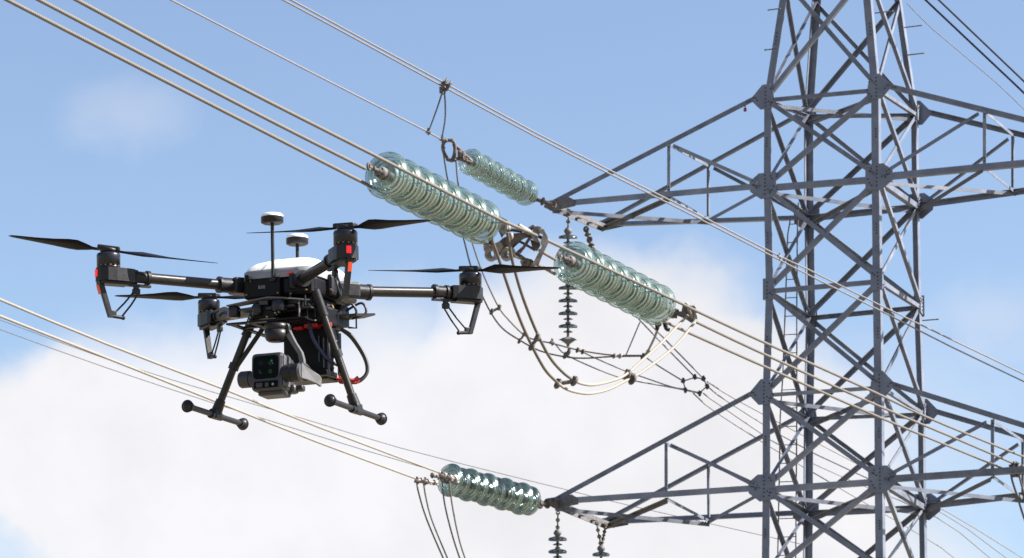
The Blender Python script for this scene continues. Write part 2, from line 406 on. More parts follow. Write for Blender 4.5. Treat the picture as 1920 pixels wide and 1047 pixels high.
for k in ('u1', 'l1', 'm', 'u2', 'l2', 'd1', 'g1', 'g2'):
    for P, Q, nr, al in FACES:
        if k == 't1' and nr is FACES[0][2]: pass
        wd = {'u1': .06, 'l1': .095, 'm': .07, 'u2': .055, 'l2': .095}.get(k, .06)
        brace('horizontal_strut', ND[k, P] - UPZ * .03, ND[k, Q] - UPZ * .03, nr, wd, .006, tower, trim=.02)
    if k in ('u1', 'l1', 'u2', 'l2', 'm'):
        if k != 'm':
            brace('plan_brace', ND[k, 'A'] - UPZ * .09, ND[k, 'D'] - UPZ * .09, UPZ, .065, 0, tower, trim=.06)
            brace('plan_brace', ND[k, 'C'] - UPZ * .13, ND[k, 'B'] - UPZ * .13, UPZ, .065, -.0, tower, trim=.06)
GU = [(-.27, .0), (-.03, .26), (.13, .26), (.19, .08), (.22, -.15), (.1, -.21), (-.07, -.21)]
GL = [(-.27, .1), (-.09, .24), (.25, .24), (.25, -.22), (-.05, -.25), (-.26, -.09)]
GM = [(-.05, .2), (.17, .2), (.17, -.2), (-.05, -.2)]
GS = [(.0, .17), (.12, .14), (.12, -.14), (.0, -.17)]
def gusset(c, al, nr, out, off=.010):
    mb = MB(); o_ = c + nr * off
    mb.prism([o_ + al * x * .9 + UPZ * y * .9 for x, y in out], nr * .012)
    mb.cur = 1
    for y in (-.16, -.09, -.02, .05, .12, .19):
        if max(q[1] for q in out) > y + .02 and min(q[1] for q in out) < y - .02:
            for x in (.03,):
                c2 = o_ + nr * .0121 + al * x + UPZ * y * .9
                mb.cyl(c2, c2 + nr * .012, .0125, None, 6)
    if out in (GU, GL):
        for x, y in ((-.17, .02), (-.21, .03), (-.13, -.03), (.17, .12), (.14, .17), (.17, -.1), (.13, -.15), (.2, -.03)):
            c2 = o_ + nr * .0121 + al * x * .9 + UPZ * y * .9
            mb.cyl(c2, c2 + nr * .012, .0125, None, 6)
    obj('gusset_plate', mb, [STEEL, BOLT], tower, True)
for k, out in (('u1', GU), ('l1', GL), ('m', GM), ('u2', GU), ('l2', GL), ('d1', GM)):
    for L, (a, b) in SG.items():
        gusset(ND[k, L], EX * -a, EY * b, out)
        gusset(ND[k, L], EY * -b, EX * a, GS)
# step bolts seen beside the legs
for L, x, y in (('D', 1703, 51), ('D', 1707, 103), ('D', 1734, 601), ('C', 1648, 24), ('A', 1452, 92), ('A', 1458, 17)):
    z_ = tdepth(1 if L != 'A' else -1, 1 if L == 'D' else -1, 13); mb = MB()
    c = px(x, y, z_); d = EX * (.24 if L != 'A' else -.17)
    mb.cyl(c - d * .3, c + d, .011, None, 8); mb.cyl(c + d * .97, c + d, .017, None, 6)
    obj('step_bolt', mb, STEELW, tower, True)
mb = MB(); c = px(1397, 203, tdepth(-1.3, -1, 14.8)); mb.cyl(c + UPZ * .05, c - UPZ * .01, .01, None, 8); mb.box(c - UPZ * .03, (.05, .05, .06), None, .012)
obj('hanging_tag', mb, mat('dull_red_tag', (.16, .02, .02), .6), tower, True)
# ladder on the left face
mb = MB(); zl = tdepth(-.85, .3, 12)
rail = [[(1483, 405), (1477, 440), (1473, 560), (1468, 700), (1463, 780), (1461, 900), (1458, 1060)], [(1497, 380), (1495, 440), (1494, 560), (1494, 700), (1494, 780), (1493, 900), (1492, 1060)]]
for r_ in rail: mb.tube([px(x, y, zl) for x, y in r_], .012, 6)
def onr(r_, y):
    for (x0, y0), (x1, y1) in zip(r_, r_[1:]):
        if y0 <= y <= y1: return x0 + (x1 - x0) * (y - y0) / (y1 - y0)
y = 420
while y < 1050:
    mb.cyl(px(onr(rail[0], y), y + 1, zl), px(onr(rail[1], y), y, zl), .008, None, 6); y += 34.5
obj('ladder', mb, STEELW, tower, True)

def arm(side, up, lo, P, tipF, tipB, mfu, mfl, mbu, mbl, bF, bB, len_):
    """one crossarm: bF/bB are the front and back leg letters"""
    s_ = -1 if side == 'L' else 1
    zz = LV[lo][0]; hw = 1.0
    fx = abs(tipF[0] - LV[lo][2][bF][0])
    def at(p, back, top=0):
        u = s_ * (hw + len_ * abs(p[0] - LV[lo][2][bB if back else bF][0]) / fx)
        return px(*p, tdepth(u, hw if back else -hw, zz + top * .8))
    tF, tB = at(tipF, 0), at(tipB, 1); fu, fl = at(mfu, 0, 1), at(mfl, 0); bu, bl = at(mbu, 1, 1), at(mbl, 1)
    AU, AL, BU, BL = ND[up, bF], ND[lo, bF], ND[up, bB], ND[lo, bB]
    root = MB()
    for q in (.24, .7):
        c = tF.lerp(tB, q)
    # tip beam: two back-to-back channels with plates
    d = (tB - tF).normalized(); hx = EX * s_
    root.cur = 0
    root.bar(tF - d * .05 + hx * .02 - UPZ * .03, tB + d * .08 + hx * .02 - UPZ * .03, hx * .012, UPZ * -.07)
    root.bar(tF - d * .05 - hx * .16 - UPZ * .03, tB + d * .08 - hx * .16 - UPZ * .03, hx * .012, UPZ * -.07)
    for q in (0.02, .28, .52, .76, .98):
        c = tF.lerp(tB, q)
        root.bar(c - hx * .147 - UPZ * .05 - d * .05, c + hx * .019 - UPZ * .05 - d * .05, d * (.1 if q not in (.28, .98) else .17), UPZ * -.012)
    root.prism([tF - hx * .02 + EY * -.012 + x * hx * 1 + UPZ * y for x, y in ((.16, -.04), (.14, .06), (-.3, .1), (-.42, .03), (-.42, -.07), (0, -.12))], EY * -.014)
    root.prism([tB - hx * .02 + EY * .012 + x * hx * 1 + UPZ * y for x, y in ((.16, -.04), (.14, .06), (-.3, .1), (-.42, .03), (-.42, -.07), (0, -.12))], EY * .014)
    ca = obj('crossarm', root, [STEELW], tower, True)
    def member(name, p, q, nr, wd, off, m_=STEEL, flip=1, trim=0.): brace(name, p, q, nr, wd, off, ca, m_, flip, trim)
    e = UPZ * .02
    member('chord', AL, tF, -EY, .1, .02); member('chord', BL, tB, EY, .09, .02)
    member('chord', AU - EX * -s_ * .2, tF + e, -EY, .082, .026); member('chord', BU - EX * -s_ * .2, tB + e, EY, .082, .026)
    member('post', fu, fl, -EY, .055, .006); member('post', bu, bl, EY, .055, .006)
    member('diagonal', fu, AL, -EY, .06, .036, trim=.1); member('diagonal', bu, BL, EY, .06, .036, trim=.1)
    member('tie', fu, bu, UPZ, .05, .0); member('tie', fl - e * 2, bl - e * 2, UPZ, .05, .0)
    if side == 'L':
        member('plan_member', fl - e * 3, tB - e * 3, UPZ, .07, 0, STEELW); member('plan_member', tF - e * 4.5, bl - e * 4.5, UPZ, .065, 0)
        member('plan_member', bl - e * 3, AL - e * 3, UPZ, .06, 0)
    else:
        member('plan_member', AL - e * 4, bl - e * 4, UPZ, .06, 0); member('plan_member', BL - e * 3, fl - e * 3, UPZ, .07, 0, STEELW)
        member('plan_member', tF - e * 4, bl - e * 4, UPZ, .06, 0)
    return tF, tB
tUF, tUB = arm('L', 'u1', 'l1', 0, (1035, 384), (1126, 421), (1254, 270), (1254, 363), (1328, 310), (1328, 406), 'A', 'B', 3.75)
tLF, tLB = arm('L', 'u2', 'l2', 0, (1040, 941), (1133, 979), (1249, 831), (1249, 929), (1328, 866), (1329, 971), 'A', 'B', 3.7)
tRF, tRB = arm('R', 'u1', 'l1', 0, (2150, 284), (2190, 322), (1846, 208), (1846, 309), (1899, 253), (1899, 352), 'C', 'D', 4.4)
tSF, tSB = arm('R', 'u2', 'l2', 0, (2130, 866), (2180, 900), (1861, 787), (1861, 888), (1918, 826), (1918, 928), 'C', 'D', 4.4)

# ------------------------------------------------------------------ insulator strings
def disc_mesh(Rd, capm=.26, deep=1.0):
    """one glass bell: origin at the cap, axis +z away from the cap"""
    pr = [(.0, .24), (.03, .46), (.055, .62), (.085, .64), (.09, .74), (.13, .76), (.135, .85), (.19, .87), (.2, .95), (.27, .97), (.30, 1.0), (.36, 1.0), (.41, .95),
          (.40, .88), (.29, .85), (.30, .80), (.43, .76), (.43, .71), (.27, .68), (.27, .60), (.41, .56), (.41, .51), (.21, .46), (.17, .24)]
    mb = MB(); N_ = 40      # every ring band has its own edge loops: crisp moulded ridges
    for (t0, r0), (t1, r1) in zip(pr, pr[1:] + pr[:1]):
        vs = [V((r_ * Rd * math.cos(2 * math.pi * k / N_), r_ * Rd * math.sin(2 * math.pi * k / N_), t_ * Rd * deep)) for t_, r_ in ((t0, r0), (t1, r1)) for k in range(N_)]
        mb.add(vs, [(k, (k + 1) % N_, (k + 1) % N_ + N_, k + N_) for k in range(N_)], True)
    cp = MB(); cp.lathe([(-.30 * Rd, .10 * Rd), (-.29 * Rd, .20 * Rd), (-.24 * Rd, .24 * Rd), (.04 * Rd, .27 * Rd), (.16 * Rd, .22 * Rd), (.2 * Rd, .09 * Rd), (.5 * Rd, .07 * Rd)], n=16)
    return mb, cp
def string(name, label, p0, p1, nd, Rd, gm=GLASS, group=None, alt=1.0, up=(0, 0, 1), ends=True, big_cap=True):
    """p0 nearest end. nd discs spread evenly p0..p1"""
    ax = (p1 - p0); Ln = ax.length; M = frame(p0, ax, V((0, 0, 1)) if abs(ax.normalized().z) < .9 else V((0, 1, 0)))
    t = thing(name, label, 'insulator', M, group)
    a, b = disc_mesh(Rd); pit = Ln / nd
    d0 = obj('glass_disc', a, gm, t); c0 = obj('metal_cap', b, RUST if gm is GLASS else STEELW, d0)
    d0.location = (0, 0, 0)
    for k in range(1, nd):
        d = d0.copy(); col.objects.link(d); d.parent = t; s_ = alt if k % 2 else 1.0
        d.location = (0, 0, k * pit); d.scale = (s_, s_, 1)
        c = c0.copy(); col.objects.link(c); c.parent = d
    if ends:
        mb = MB()
        mb.lathe([(-.5 * Rd, .06 * Rd), (-.48 * Rd, .12 * Rd), (-.34 * Rd, .17 * Rd), (-.33 * Rd, .24 * Rd), (-.2 * Rd, .26 * Rd), (-.18 * Rd, .22 * Rd), (.0 * Rd, .25 * Rd), (.05 * Rd, .2 * Rd)], n=18); mb.cur = 1
        for k_ in range(5): mb.cyl((.17 * Rd * math.cos(k_ * 1.257), .17 * Rd * math.sin(k_ * 1.257), -.4 * Rd), (.17 * Rd * math.cos(k_ * 1.257), .17 * Rd * math.sin(k_ * 1.257), -.3 * Rd), .045 * Rd, None, 6)
        obj('end_socket', mb, [STEELW, BOLT], t)
        mb = MB(); mb.cyl((0, 0, -1.3 * Rd), (0, 0, -.6 * Rd), .07 * Rd, .1 * Rd, 10)
        mb.torus((0, 0, -1.3 * Rd), (1, 0, 0), .13 * Rd, .05 * Rd, 14, 6)
        mb.box((0, 0, -1.0 * Rd), (.3 * Rd, .16 * Rd, .12 * Rd), None, .01)
        obj('eye_link', mb, RUST, t)
        mb = MB(); mb.cyl((0, 0, Ln), (0, 0, Ln + .55 * Rd), .12 * Rd, .09 * Rd, 10)
        mb.box((0, 0, Ln + .45 * Rd), (.3 * Rd, .24 * Rd, .2 * Rd), None, .01)
        mb.torus((0, 0, Ln + .62 * Rd), (0, 1, 0), .13 * Rd, .05 * Rd, 14, 6)
        obj('tail_link', mb, RUST, t)
    return t
A0, B0 = 1 / 31.0, (1 / 31.0 - 1 / 50.3) / 1170
def zN(x): return 1 / (A0 - B0 * (x - 735))
TG = 'glass tension insulator strings'
string('tension_insulator', 'large pale green glass insulator string above the drone, cut by a cable', px(719, 326, zN(719)), px(906, 419, zN(906)), 15, .235, GLASS, TG, .81)
string('tension_insulator', 'large pale green glass insulator string between the iron yoke and the pale looping cables', px(1071, 491, zN(1071)), px(1236, 574, zN(1236)), 15, .243, GLASS, TG, .81)
string('tension_insulator', 'small green glass insulator string at the end of the upper crossarm', px(881, 303, 50.2), px(993, 366, 52.9), 11, .215, GLASS, TG, .88)
string('tension_insulator', 'green glass insulator string at the end of the lower crossarm', px(838, 899, 51.0), px(1002, 942, 52.6), 10, .27, GLASS, TG, .9)
# short links from the far strings to the crossarm tips
def link(pts, r, label, m_=RUST, ringed=True, cat='link', group='shackle links at the insulator ends'):
    mb = MB(); mb.tube(pts, r, 8)
    d = pts[-1] - pts[0]
    nst = max(2, int(d.length / (r * 3.4)))
    for k in range(nst + 1):
        c = pts[0].lerp(pts[-1], k / nst); mb.torus(c, d if k % 2 else d.cross(UPZ), r * 1.5, r * .7, 10, 5)
    return tagged('shackle_link', mb, m_, label, cat, group)
link([px(999, 372, 52.95), px(1036, 384, 53.0)], .035, 'shackle joining the small upper glass string to the crossarm tip')
link([px(1012, 945, 52.65), px(1040, 944, 52.9)], .04, 'shackle joining the lower glass string to the lower crossarm tip')

def susp(label, x, y0, y1, z, n, Rd, xl, yl, tail=True, x1=None):
    """vertical string of big and small dark glass sheds; xl, yl the point it hangs from"""
    x1 = x if x1 is None else x1
    p0, p1 = px(x, y0, z), px(x1, y1, z); ax = (p1 - p0); Ln = ax.length
    t = thing('suspension_insulator', label, 'insulator', frame(p0, ax, V((0, 1, 0))), 'dark suspension insulators hanging from the crossarms')
    big = MB(); big.lathe([(-.012, .22 * Rd), (-.002, .5 * Rd), (.012, .85 * Rd), (.026, .97 * Rd), (.045, 1.0 * Rd), (.062, .97 * Rd), (.06, .9 * Rd), (.035, .82 * Rd), (.03, .62 * Rd), (.052, .5 * Rd), (.04, .22 * Rd)], n=26)
    sm = MB(); sm.lathe([(0, .22 * Rd), (.02, .5 * Rd), (.03, .52 * Rd), (.04, .22 * Rd)], n=16)
    b0 = s0 = None; pit = Ln / n
    for k in range(n):
        if k == 0: o = b0 = obj('glass_shed', big, GLASSD, t)
        else: o = b0.copy(); col.objects.link(o); o.parent = t
        o.location = (0, 0, k * pit)
        if k == 0: o2 = s0 = obj('small_shed', sm, GLASSD, t)
        else: o2 = s0.copy(); col.objects.link(o2); o2.parent = t
        o2.location = (0, 0, (k + .5) * pit)
    mb = MB(); mb.cyl((0, 0, -.02), (0, 0, Ln), .022, None, 10)
    for k in range(n): mb.cyl((0, 0, k * pit - .035), (0, 0, k * pit + .01), .045, .04, 10)
    obj('core_rod', mb, STEELW, t)
    mb = MB(); mb.lathe([(-.12, .03), (-.1, .05), (-.07, .07), (-.035, .06), (-.02, .04)], n=14)
    obj('end_cap', mb, STEELW, t)
    hook = MB(); q = wm(t).inverted(); a = q @ px(xl, yl, z); b = V((0, 0, -.1))
    hook.tube([a, a.lerp(b, .5), b], .013, 8)
    nn = max(3, int((b - a).length / .05))
    for k in range(nn + 1): hook.torus(a.lerp(b, k / nn), (1, 0, 0) if k % 2 else (0, 1, 0), .026, .011, 10, 5)
    obj('hanger_chain', hook, RUST, t)
    if tail:
        mb = MB(); mb.lathe([(Ln, .03), (Ln + .02, .1), (Ln + .05, .16), (Ln + .06, .12), (Ln + .12, .03), (Ln + .16, .02)], n=14)
        obj('bottom_clamp', mb, STEELW, t)
    return t
susp('dark glass suspension string hanging behind the second large green string', 1065, 441, 632, 52.6, 8, .158, 1066, 402)
susp('dark glass suspension string under the tip of the lower crossarm', 1045.5, 1007, 1124, 52.8, 5, .155, 1046, 962, False)
susp('dark glass suspension string under the inner end of the lower crossarm tip beam', 1127, 1036, 1140, 54.0, 4, .15, 1119, 982, False)
link([px(1099, 430, 53.9), px(1115, 480, 53.7)], .028, 'rusty twisted chain hanging from the upper crossarm tip beam behind the glass string')
link([px(1136, 984, 54.1), px(1128, 1024, 54.0)], .016, 'second rusty chain beside the hanger of the inner lower string')

# ------------------------------------------------------------------ conductors
def wire(name, pts, zf, r, m_, label, cat='power cable', group=None, sub=1, dz=0., n=8):
    """pts: photo pixels; zf: distance as a function of x, or one number per point"""
    P = []
    for i, (x, y) in enumerate(pts):
        z_ = zf(x) if callable(zf) else (zf[i] if isinstance(zf, (list, tuple)) else zf)
        P.append(px(x, y, z_ + dz))
    if sub > 1: P = spline(P, sub)
    mb = MB(); mb.tube(P, r, n)
    return tagged(name, mb, m_, label, cat, group)
NG = 'thick near conductor bundle'
W1 = [(-900, -580), (-200, -184), (14 + 128, -1), (400, 137.6), (709, 295), (927, 407), (955, 420), (1030, 453), (1260, 561), (1309, 585), (1423, 638), (1640, 736), (1734, 781), (1862, 834), (1920, 857), (2050, 905)]
wire('conductor', W1, zN, .0175, ALU, 'thick beige cable running over the front of both large glass strings', group=NG, sub=3, dz=-.62, n=12)
wire('conductor', [(-900, -520), (-150, -120), (73.5, 0), (360, 150), (520, 233), (684, 316)], zN, .0175, ALU, 'middle of three thick beige cables, ending at the first large glass string', group=NG, sub=3, n=12)
wire('conductor', [(-900, -500), (-150, -90), (14, 0), (360, 178), (520, 260), (683.5, 344), (760, 384), (860, 434), (940, 470), (1008, 497), (1040, 514)], zN, .0175, ALU, 'lowest of three thick beige cables, passing behind the first large glass string', group=NG, sub=3, dz=.36, n=12)
wire('conductor', [(1305, 604), (1423, 660), (1640, 758.5), (1793, 823), (1904, 871)], zN, .0175, ALU, 'thick beige cable from the second large string to the right crossarm, middle of three', group=NG, sub=3, n=12)
wire('conductor', [(1245, 603), (1284, 621), (1423, 683), (1647, 782), (1767, 832), (1903, 888)], zN, .0175, ALU, 'lowest thick beige cable crossing the pylon to the right crossarm', group=NG, sub=3, dz=.2, n=12)
wire('conductor', [(1012, 470), (1020, 475), (1041, 487)], zN, .0175, ALU, 'short beige cable between the iron yoke and the second large glass string', group=NG, n=12)

# far pair and single
def lz(x0, z0, x1, z1):
    a, b = 1 / z0, 1 / z1
    return lambda x: 1 / (a + (b - a) * (x - x0) / (x1 - x0))
zG = lz(530, 40, 1700, 49.3)
wire('conductor', [(-100, -340), (470, -38), (546, 0), (700, 84), (845, 162), (1000, 247), (1148, 322), (1300, 398), (1464, 482), (1514, 505), (1653, 574), (1780, 635), (1920, 702), (2050, 765), (2700, 1060)], zG, .0125, ALUF, 'upper cable of the thin pair crossing in front of the upper crossarm', group='thin cable pair above the upper crossarm', sub=2)
wire('conductor', [(-115, -340), (455, -38), (531, 0), (700, 91), (841, 168), (1000, 254), (1139, 324.5), (1300, 405), (1464, 489), (1514, 515), (1653, 584), (1780, 649), (1920, 716), (2050, 780), (2700, 1075)], zG, .0125, ALUF, 'lower cable of the thin pair crossing in front of the upper crossarm', group='thin cable pair above the upper crossarm', sub=2, dz=.1)
zS = lz(321, 44, 830, 49.6)
wire('conductor', [(-300, -320), (250, -37), (321, 0), (400, 41), (572, 130), (760, 226), (803, 248), (829, 263)], zS, .014, ALUF, 'single thin grey cable leading down to the small upper glass string', sub=2)
zL = lz(0, 36, 800, 50)
wire('conductor', [(-800, 205), (-100, 517), (0, 562), (200, 645), (400, 722), (428, 733), (600, 802), (817, 884), (835, 892)], zL, .0165, ALUP, 'upper pale cable crossing the lower left to the lower glass string', group='pale cable pair at the lower left', sub=2, n=10)
wire('conductor', [(-800, 240), (-100, 550), (0, 593), (189, 667), (400, 751), (590, 827), (778, 897)], zL, .0165, ALUP, 'lower pale cable crossing the lower left under its twin', group='pale cable pair at the lower left', sub=2, n=10)
wire('conductor', [(-800, 330), (-100, 565), (0, 600), (210, 677), (428, 744), (571, 786), (750, 840), (946, 890), (1068, 920), (1180, 948), (1500, 1020)], 75., .0095, ALUF, 'upper faint distant cable behind the pale pair', group='faint distant cables at the lower left', sub=2)
wire('conductor', [(-800, 325), (-100, 580), (0, 618), (200, 690), (400, 756), (499, 787), (620, 825), (730, 858), (840, 890), (900, 905)], 70., .0095, ALUF, 'lower faint distant cable merging with the pale pair', group='faint distant cables at the lower left', sub=2)
wire('conductor', [(1690, -45), (1735, 0), (1894, 150), (1960, 213), (2100, 345)], 58., .019, DARKW, 'left of the two dark cables at the upper right corner', group='dark cables at the upper right corner', sub=2)
wire('conductor', [(1715, -43), (1760, 0), (1917, 150), (1980, 210), (2100, 325)], 58., .019, DARKW, 'right of the two dark cables at the upper right corner', group='dark cables at the upper right corner', sub=2)
wire('conductor', [(1700, 6), (1750, 56), (1862, 150), (1920, 205), (2050, 325)], 56., .008, ALUF, 'hair thin cable leaving the top of the pylon at the right', sub=2)

# jumper loops of the near bundle
zJ = lambda x: zN(x) - .25
JG = 'cables looping down from the iron yoke'
wire('jumper_cable', [(918, 436), (924, 455), (935, 485), (967.5, 580), (992.5, 639), (1021, 692), (1046, 719)], zJ, .0165, JUMP, 'left bronze coloured cable dropping from the iron yoke', group=JG, sub=6, n=10)
wire('jumper_cable', [(951, 436), (955, 458), (962.5, 497), (981, 560), (1008, 627), (1032, 672), (1057, 700), (1078, 715)], zJ, .0165, JUMP, 'right bronze coloured cable dropping from the iron yoke', group=JG, sub=6, n=10)
PG = 'pale looping cables rising to the second clamp'
wire('jumper_cable', [(1046, 719), (1062, 730), (1085, 736.5), (1108, 738), (1139, 731), (1170, 716), (1209, 694), (1265, 650), (1304, 603)], zJ, .0165, ALUP, 'lower pale cable loop curving up to the clamp below the second large string', group=PG, sub=6, n=10)
wire('jumper_cable', [(1078, 715), (1092, 720), (1112, 722), (1142, 716), (1170, 705), (1195, 684), (1237, 646), (1289, 592)], zJ, .0165, ALUP, 'upper pale cable loop curving up to the clamp below the second large string', group=PG, sub=6, n=10)

# thin jumpers of the upper crossarm string
zF = 51.0
FG = 'thin jumpers from the small upper string'
wire('jumper_cable', [(831, 285), (834, 305), (839, 335), (852, 390), (869, 447), (882, 497), (900, 545), (920, 586), (942, 616), (974, 638), (1012, 658), (1057, 669), (1097, 672), (1147, 669), (1210, 668)], zF, .013, JUMP, 'left thin jumper dropping behind the first large string', group=FG, sub=4)
wire('jumper_cable', [(853, 268), (855, 300), (859, 346), (870, 405), (886, 457), (899, 496), (915, 535), (935, 576), (950, 596), (981, 627), (1005, 638), (1035, 644), (1086, 657), (1147, 666), (1210, 667)], zF, .013, JUMP, 'right thin jumper dropping behind the first large string', group=FG, sub=4)
wire('jumper_cable', [(1086, 657), (1114, 671), (1170, 695), (1204, 707), (1260, 726), (1285, 730)], 52., .011, ALUF, 'thin cable from the jumpers to the spacer ring, upper one', sub=4)
wire('jumper_cable', [(1042, 647), (1060, 665), (1111, 689), (1161, 708), (1192, 715), (1260, 727), (1312, 738)], 52.2, .011, ALUF, 'thin cable from the jumpers to the spacer ring, lower one', sub=4)
wire('jumper_cable', [(1235, 612), (1226, 636), (1210, 668)], [38, 44, 51], .017, JUMP, 'short dark cable from the end of the second large string to the thin jumpers', sub=3)
wire('jumper_cable', [(1210, 670), (1240, 690), (1281, 715)], 52, .012, ALUF, 'thin cable stretched between the jumper clamp and the spacer ring', sub=2)
wire('jumper_cable', [(1197, 598), (1240, 643), (1303.5, 708)], 52, .012, ALUF, 'left of two thin cables sloping down from the second large string to the spacer ring', sub=2)
wire('jumper_cable', [(1209, 598), (1250, 640), (1319, 710)], 52.1, .012, ALUF, 'right of two thin cables sloping down from the second large string to the spacer ring', sub=2)
wire('jumper_cable', [(1200, 604), (1173, 668)], 52, .011, ALUF, 'short thin stay slanting down left to the thin jumpers')
BG = 'distant cables running down from the spacer ring behind the pylon'
for i, (pt, lb) in enumerate([([(1326, 716), (1383, 751), (1546, 838), (1776, 960), (1915, 1045), (2050, 1127)], 'uppermost distant cable leaving the spacer ring'),
        ([(1329, 727), (1370, 757), (1529, 852), (1768, 963), (1885, 1045), (2000, 1125)], 'second distant cable down from the spacer ring'),
        ([(1319, 738), (1350, 760), (1516, 866), (1757, 971), (1857, 1047), (1950, 1118)], 'third distant cable down from the spacer ring'),
        ([(1300, 738), (1345, 775), (1500, 872), (1742, 1013), (1790, 1047), (1900, 1125)], 'lowest distant cable from the spacer ring')]):
    wire('conductor', pt, [52, 56, 60, 70, 76, 82], .012, ALUF, lb, group=BG, sub=3)

# jumpers under the lower string
LG = 'jumpers hanging from the lower string clamps'
for pts, lb in (([(781, 903), (785, 925), (800, 974), (831, 1047), (856, 1100)], 'outer left thin jumper hanging below the lower glass string'),
                ([(794, 905), (799, 935), (810, 976), (839, 1047), (862, 1100)], 'inner left thin jumper hanging below the lower glass string'),
                ([(828, 893), (833, 941), (845, 993), (862, 1047), (884, 1100)], 'third thin jumper hanging below the lower glass string'),
                ([(841, 893), (848, 948), (860, 1008), (872, 1047), (892, 1100)], 'rightmost thin jumper hanging below the lower glass string')):
    wire('jumper_cable', pts, 49.8, .013, JUMP, lb, group=LG, sub=5)
wire('jumper_cable', [(1895, 884), (1898, 902), (1908, 933), (1920, 971), (1940, 1020)], 50.2, .017, JUMP, 'left jumper dropping from the clamp on the right crossarm', group='jumpers at the right frame edge', sub=4)
wire('jumper_cable', [(1910, 884), (1913, 900), (1920, 925), (1932, 965)], 50.2, .017, JUMP, 'right jumper dropping from the clamp on the right crossarm', group='jumpers at the right frame edge', sub=4)

# hanger wires from the pair to the single cable
zH = 45.5
wire('hanger_wire', [(831, 168), (819, 205), (805, 243)], [zG(831), zG(831) + 1.5, zS(805)], .011, DARKW, 'left leg of the V hanger between the cable pair and the single cable', group='V hanger wires', sub=3)
wire('hanger_wire', [(833, 168), (835, 200), (834, 228), (828, 262)], [zG(833), zG(833) + 1.2, 47.5, zS(828)], .011, DARKW, 'right leg of the V hanger between the cable pair and the single cable', group='V hanger wires', sub=3)

# ------------------------------------------------------------------ clamps and fittings
def ball_clamp(label, x, y, z, s, ax2=None, m_=RUST, group='small bolted clamps on the cables', cat='clamp'):
    mb = MB(); c = px(x, y, z); k = s * z / F
    rot = frame((0, 0, 0), CR * .8 - CU * .45)
    mb.box(c, (k * .8, k * .7, k * 1.2), rot, k * .18)
    mb.box(c + CU * k * .35, (k * .5, k * .9, k * .5), rot, k * .1)
    mb.cyl(c - CU * k * .75, c + CU * k * .85, k * .17, None, 8); mb.cyl(c - CR * k * .6 - CU * k * .2, c + CR * k * .6 + CU * k * .1, k * .16, None, 8)
    mb.cyl(c + CU * k * .8, c + CU * k * 1.0, k * .26, None, 6)
    return tagged('cable_clamp', mb, m_, label, cat, group)
mb = MB(); z_ = zG(835)
for dx, dy, s_ in ((-3, -2, 9), (5, 3, 9), (-4, 8, 8), (2, 9, 6)): 
    mb.ball(px(835 + dx, 158 + dy, z_), s_ * z_ / F * .55, 10, (1.1, 1, .8))
mb.torus(px(834, 157, z_), CR * .9 - CU * .5, .07, .018, 14, 6); mb.torus(px(842, 161, z_), CR * .9 - CU * .5, .065, .018, 14, 6)
mb.tube([px(826, 163, z_), px(826, 174, z_), px(833, 178, z_), px(835, 166, z_)], .018, 6)
tagged('cable_clamp', mb, RUST, 'rusty clamp joining the thin cable pair above the V hanger', 'clamp')
ball_clamp('small rusty clamp at the left foot of the V hanger', 803, 248, zS(803), 8)
ball_clamp('small rusty clamp at the right foot of the V hanger', 829, 262, zS(829), 8)
ball_clamp('pale clamp on the thin cable pair in front of the pylon leg', 1462, 482, zG(1462) - .05, 7, m_=CAST)
# ring yoke at the end of the single cable
z_ = 50.0; mb = MB()
mb.tube(spline([px(x, y, z_) for x, y in ((834, 264), (830, 276), (834, 290), (842, 300), (850, 302))], 4), .027, 8)
mb.tube(spline([px(x, y, z_) for x, y in ((834, 265), (842, 263), (850, 266), (853, 276), (852, 290), (848, 300))], 4), .03, 8)
mb.tube([px(x, y, z_ + .1) for x, y in ((850, 270), (866, 285), (884, 303))], .03, 8, True, .026)
mb.tube([px(x, y, z_ + .05) for x, y in ((848, 299), (862, 298), (884, 306))], .028, 8, True, .03)
for x, y in ((836, 264), (848, 264), (831, 278), (852, 300), (862, 286), (870, 293), (866, 299), (840, 299)): mb.ball(px(x, y, z_ - .03), .034, 8)
mb.box(px(864, 292, z_ + .1), (.16, .12, .1), frame((0, 0, 0), CR), .015)
tagged('yoke_fitting', mb, RUST, 'rusty ring shaped yoke at the front of the small upper glass string', 'fitting')

def plate(pts, z, th=.05, dz=0.):
    return [px(x, y, z + dz) for x, y in pts], CF * th
# central iron yoke between the two large strings
zY = zN(965)
yk = thing('line_yoke', 'chunky weathered iron yoke with hooks joining the two large glass strings', 'fitting', loc=px(965, 450, zY))
mb = MB()
mb.prism(*plate([(1010, 424), (1020, 431), (1027, 445), (1028, 456), (1015, 484), (1010, 498), (1002, 500), (999, 494), (1016, 462), (1013, 455), (1018, 440), (1010, 436)], zY, .10, -.12))
mb.prism(*plate([(1003, 424), (1010, 425), (1014, 434), (1008, 447), (1013, 456), (1005, 454), (998, 449), (996, 440)], zY, .09, -.06))
mb.prism(*plate([(978, 487), (999, 492), (1003, 499), (998, 505), (986, 507), (978, 500), (975, 490)], zY, .12, -.05))
obj('end_bracket', mb, CAST, yk, True)
mb = MB(); mb.torus(px(1000, 434, zY), CR * .8 + CF * .7, .052, .018, 20, 8); mb.torus(px(997, 436, zY + .06), CR * .8 + CF * .7, .052, .018, 20, 8)
mb.cyl(px(972, 423, zY - .1), px(994, 437, zY - .05), .026, .03, 10)
mb.cyl(px(1012, 432, zY - .1), px(1013, 426, zY - .1), .03, None, 6)
obj('pulley_eye', mb, CAST, yk, True)
mb = MB()
mb.prism(*plate([(927, 406), (935, 405), (953, 414), (957, 421), (947, 434), (941, 440), (930, 424)], zY, .10, -.28))
